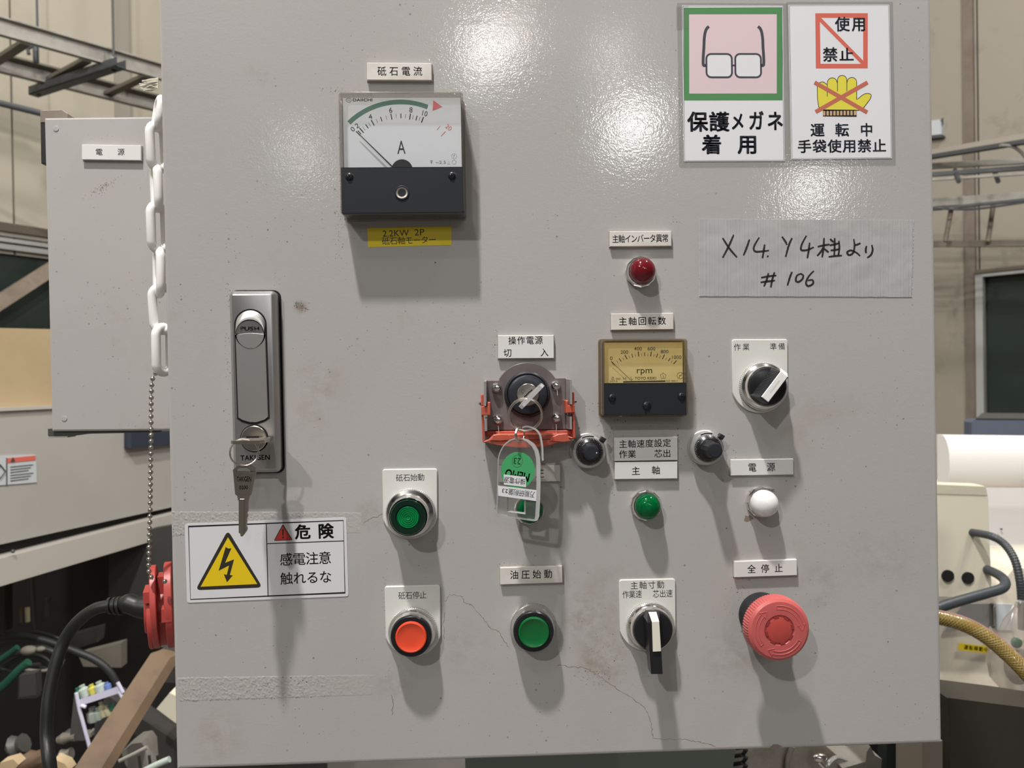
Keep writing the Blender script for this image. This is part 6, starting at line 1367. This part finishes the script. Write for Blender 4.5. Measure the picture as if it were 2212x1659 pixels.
x0, x1, y0, y1 = yt.R(2070, 1393, 2138, 1408, .4); mb = M(); mb.box(x0, x1, y0, y1, 0, .5); mb.build('tape_strip', 'yellow_label', yt, smooth=0)
mb = M(); kanji(mb, yt, '運転稼動中', (2087, 1398.5), (2130, 1403.5), 9, 9.5, .6, bold=.02); mb.build('lettering', 'ink', yt, smooth=0)
def corr(name, label, pts, y, r, mt, step):
    ys = y if isinstance(y, (list, tuple)) else [y] * len(pts)
    ob = O(name, label, 'conduit', at(*pts[len(pts) // 2], ys[len(pts) // 2])); f = spline([at(a, b_, yy) for (a, b_), yy in zip(pts, ys)], 60)
    out, rs, acc, last = [f[0]], [r], 0, f[0]; k = 0
    for p in f[1:]:
        acc += (p - last).length; last = p
        if acc >= step / 4: out.append(p); k += 1; rs.append(r if k % 4 in (0, 1) else r * .91); acc = 0
    mb = WM(); mb.tube([tuple(p) for p in out], r, 18, rs=rs); ob.part('corrugated_tube', mb, mt, smooth=60); return ob
corr('corrugated_conduit', 'dark corrugated conduit arching up to the cream box at the right edge', [(2100, 1150), (2140, 1158), (2170, 1176), (2192, 1210), (2203, 1255), (2207, 1300), (2208, 1360)], [.85, .8, .78, .76, .75, .75, .75], .0066, 'conduit', .0030)
corr('corrugated_conduit', 'dark corrugated conduit bending round under the cream control box', [(2110, 1222), (2150, 1238), (2170, 1254), (2166, 1270), (2130, 1282), (2080, 1296), (2030, 1312), (1970, 1335)], [.88, .82, .76, .72, .69, .66, .63, .60], .0078, 'conduit', .0036)
hs = O('braided_hose', 'yellow braided hose curving down across the ivory machine at the right', 'hose', at(2110, 1370, .45))
pts = [at(x, y, yy) for x, y, yy in ((1960, 1322, .47), (2035, 1335, .46), (2085, 1350, .45), (2130, 1375, .44), (2175, 1412, .43), (2215, 1452, .42), (2270, 1515, .41), (2320, 1590, .40))]
f = spline(pts, 26); R0 = .0088
mb = WM(); mb.tube([tuple(p) for p in f], R0, 20); hs.part('tube', mb, 'hose')
# braid threads wound on the hose, both ways
L_ = [0.0]
for i in range(1, len(f)): L_.append(L_[-1] + (f[i] - f[i - 1]).length)
def hp_(s):
    i = 0
    import bisect; i = min(max(bisect.bisect_right(L_, s) - 1, 0), len(f) - 2); t_ = (s - L_[i]) / (L_[i + 1] - L_[i]); p = f[i].lerp(f[i + 1], t_); d = (f[i + 1] - f[i]).normalized(); u = d.cross(Vector((0, 1, 0))).normalized(); v = u.cross(d); return p, u, v
mb = WM()
for sgn in (1, -1):
    for k in range(10):
        q = []; n_ = int(L_[-1] / .0022)
        for i in range(n_ + 1):
            s = L_[-1] * i / n_; p, u, v = hp_(s); a = sgn * s / .036 * 2 * PI + 2 * PI * k / 10; q.append(tuple(p + (u * math.cos(a) + v * math.sin(a)) * (R0 + .0001)))
        mb.tube(q, .00036, 4)
hs.part('braid', mb, 'hose_thread', smooth=0, kind='stuff')
mb = WM(); q = []
for i in range(80): p, u, v = hp_(L_[-1] * i / 79); a = math.radians(-48 if u.z < 0 else 132); s_ = -1 if u.z < 0 else 1; q.append(tuple(p + (u * s_ * .96 - v * 0.28) * R0))
mb.tube(q, .0013, 6); hs.part('colour_stripe', mb, 'hose_stripe')
# clear bag
bg = O('plastic_bag', 'crumpled clear plastic bag hanging at the right edge behind the yellow hose', 'bag', at(2180, 1400, .6))
rings = []
for j, (x, y, rx) in enumerate(((2208, 1300, 12), (2206, 1312, 16), (2200, 1340, 32), (2195, 1370, 42), (2186, 1402, 50), (2184, 1432, 50), (2190, 1462, 48), (2202, 1486, 42), (2212, 1505, 40), (2214, 1530, 44))):
    c = at(x, y, .62); R_ = rx / F * (.62 + DIST); rings.append([tuple(c + Vector((R_ * (1 + random.uniform(-.16, .16)) * math.cos(2 * PI * i / 22), R_ * .5 * (1 + random.uniform(-.3, .3)) * math.sin(2 * PI * i / 22), random.uniform(-.003, .003)))) for i in range(22)])
mb = WM(); mb.layers(rings); bg.part('film', mb, 'bag', smooth=25)
gb = O('bag_contents', 'dull lump with a green patch wrapped in the clear plastic bag', 'packet', at(2195, 1410, .64))
mb = WM(); mb.ball(at(2200, 1440, .64), .022, 14, 9, (1.0, .5, 1.25)); gb.part('bundle', mb, 'tan_post'); mb = WM(); mb.ball(at(2196, 1388, .635), .0085, 12, 8, (1, .6, 1)); gb.part('green_patch', mb, 'bottle_green')
ol = O('cutting_cabinet', 'dark olive brown cabinet at the lower right corner', 'cabinet', at(2130, 1600, .35))
poly = [(2056, 1980), (2700, 1980), (2700, 1600), (2212, 1528), (2045, 1507), (2050, 1560)]
mb = WM(); mb.layers([[tuple(at(x, y, .35) + Vector((.0, .06, 0))) for x, y in poly], [tuple(at(x, y, .35)) for x, y in poly]]); ol.part('case', mb, 'olive')
fn = O('terminal_strip', 'stack of bright metal fins in the gap between cabinet and olive box', 'fins', at(2045, 1560, .5))
for y, mt_ in ((1516, 'sticker_blue'), (1534, 'alu'), (1555, 'alu'), (1575, 'tray'), (1595, 'cream'), (1609, 'hole')):
    mb = WM(); mb.slab(at(2018, y + 4, .5), at(2064, y + 7, .5), at(2062, y - 1, .5), at(2018, y - 4, .5), Vector((0, .05, 0))); fn.part('fin', mb, mt_)
mb = WM(); mb.slab(at(2010, 1990, .55), at(2075, 1990, .55), at(2075, 1500, .55), at(2010, 1500, .55), Vector((0, .03, 0))); fn.part('backing', mb, 'hole')

# ================================================================== strip below the cabinet
gp_ = boxy('machine_table', 'green-grey machine top seen under the bottom edge of the cabinet', 'machine', [(1128, 1980), (1128, 1625), (1590, 1615), (1584, 1652), (1586, 1980)], .35, .3, 'green_grey', part='casting')
bl_ = O('bellows', 'black ribbed bellows right of the green-grey machine top', 'bellows', at(1600, 1640, .36))
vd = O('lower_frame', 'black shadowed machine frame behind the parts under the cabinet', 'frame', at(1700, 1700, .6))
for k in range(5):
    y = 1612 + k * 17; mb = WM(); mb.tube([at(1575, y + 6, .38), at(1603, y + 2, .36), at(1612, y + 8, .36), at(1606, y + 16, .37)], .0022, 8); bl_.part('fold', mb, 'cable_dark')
mb = WM(); mb.slab(at(1560, 1990, .6), at(1990, 1990, .6), at(1990, 1560, .6), at(1560, 1560, .6), Vector((0, .05, 0))); vd.part('plate', mb, 'dark_void')  # near-black sheet stands for the shade behind these parts
wm2 = boxy('casting_block', 'worn bare metal machine casting under the cabinet edge', 'casting', [(1612, 1980), (1612, 1650), (1622, 1622), (1640, 1600), (1770, 1600), (1812, 1635), (1880, 1665), (1880, 1980)], .4, .08, 'worn_metal', part='block')
mb = WM(); mb.tube([at(1712, 1612, .395), at(1702, 1640, .395), at(1700, 1680, .395)], .003, 8); wm2.part('raised_seam', mb, 'worn_metal')
cl2 = O('pipe_clamp', 'bright steel pipe clamp on the casting under the cabinet edge', 'clamp', at(1780, 1640, .38))
mb = WM(); mb.ball(at(1771, 1637, .38), .0055, 12, 8, (1.5, .8, .9)); cl2.part('bolt_head', mb, 'chrome'); mb = WM(); mb.tube(spline([at(1784, 1665, .38), at(1790, 1650, .38), at(1805, 1638, .385), at(1822, 1642, .39)], 5), .003, 8); cl2.part('strap', mb, 'satin'); mb = WM(); mb.tube([at(1768, 1644, .38), at(1790, 1668, .38)], .003, 8); cl2.part('screw', mb, 'chrome')
sl_ = boxy('slide_block', 'small worn steel block jutting right of the pipe clamp', 'block', [(1820, 1660), (1870, 1645), (1872, 1625), (1880, 1612), (1890, 1632), (1905, 1640), (1902, 1680), (1820, 1700)], .39, .04, 'tray', part='block')
boxy('frame_post', 'tan grey upright post under the right bottom corner of the cabinet', 'post', [(1992, 1990), (1992, 1600), (2036, 1600), (2036, 1990)], .3, .05, 'tan_post', part='post')
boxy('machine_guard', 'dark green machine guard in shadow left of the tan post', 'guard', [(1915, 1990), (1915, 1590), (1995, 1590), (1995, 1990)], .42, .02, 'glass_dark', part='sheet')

# more of the tangle in the dark bay
for lb, pts, y, r_, mt_ in (('dim upright rod in the dark bay left of the hoses', [(68, 1212), (72, 1290), (78, 1372)], 1.5, .004, 'dark_grey'), ('short dim rod beside the upright one in the dark bay', [(104, 1290), (102, 1330)], 1.45, .005, 'dark_grey'),
        ('small brown tube stub in the dark bay', [(46, 1310), (46, 1344)], 1.3, .004, 'wood'), ('small pale tube stub right of the brown one', [(59, 1312), (60, 1343)], 1.3, .005, 'bottle_cream')):
    hose('metal_rod' if 'rod' in lb else 'tube_stub', lb, pts, y, r_, mt_, cat='rod' if 'rod' in lb else 'tube')
for i, (pts, y, r_) in enumerate((([(-10, 1395), (50, 1384), (100, 1398), (138, 1430)], 1.28, .006), ([(-10, 1455), (30, 1425), (70, 1415), (105, 1430), (118, 1470)], 1.22, .006), ([(20, 1372), (80, 1366), (130, 1380)], 1.3, .004), ([(-10, 1440), (30, 1452), (80, 1440), (125, 1455)], 1.18, .004))):
    hose('tangled_hose', ('dark hose lying just under the arching black hose', 'dark hose looping below the pale round fitting', 'thin dark hose above the arching black hose', 'thin dark hose weaving beneath the green hose ends')[i], pts, y, r_, 'cable_dark')
for lb, x, y, w_, h_, mt_ in (('dim steel bracket beside the wire rack foot', 150, 1592, 14, 9, 'dark_grey'), ('small bright bolt head under the rack bar', 181, 1592, 4, 6, 'worn_metal'), ('small bright bolt head right of its twin under the rack', 193, 1588, 4, 5, 'worn_metal'), ('dim square relay case left of the cable in the bay', 60, 1480, 18, 26, 'dark_panel')):
    boxy('bay_fitting', lb, 'fitting', [(x - w_, y + h_), (x + w_, y + h_ * .8), (x + w_ * .9, y - h_), (x - w_, y - h_ * .8)], 1.0, .02, mt_)
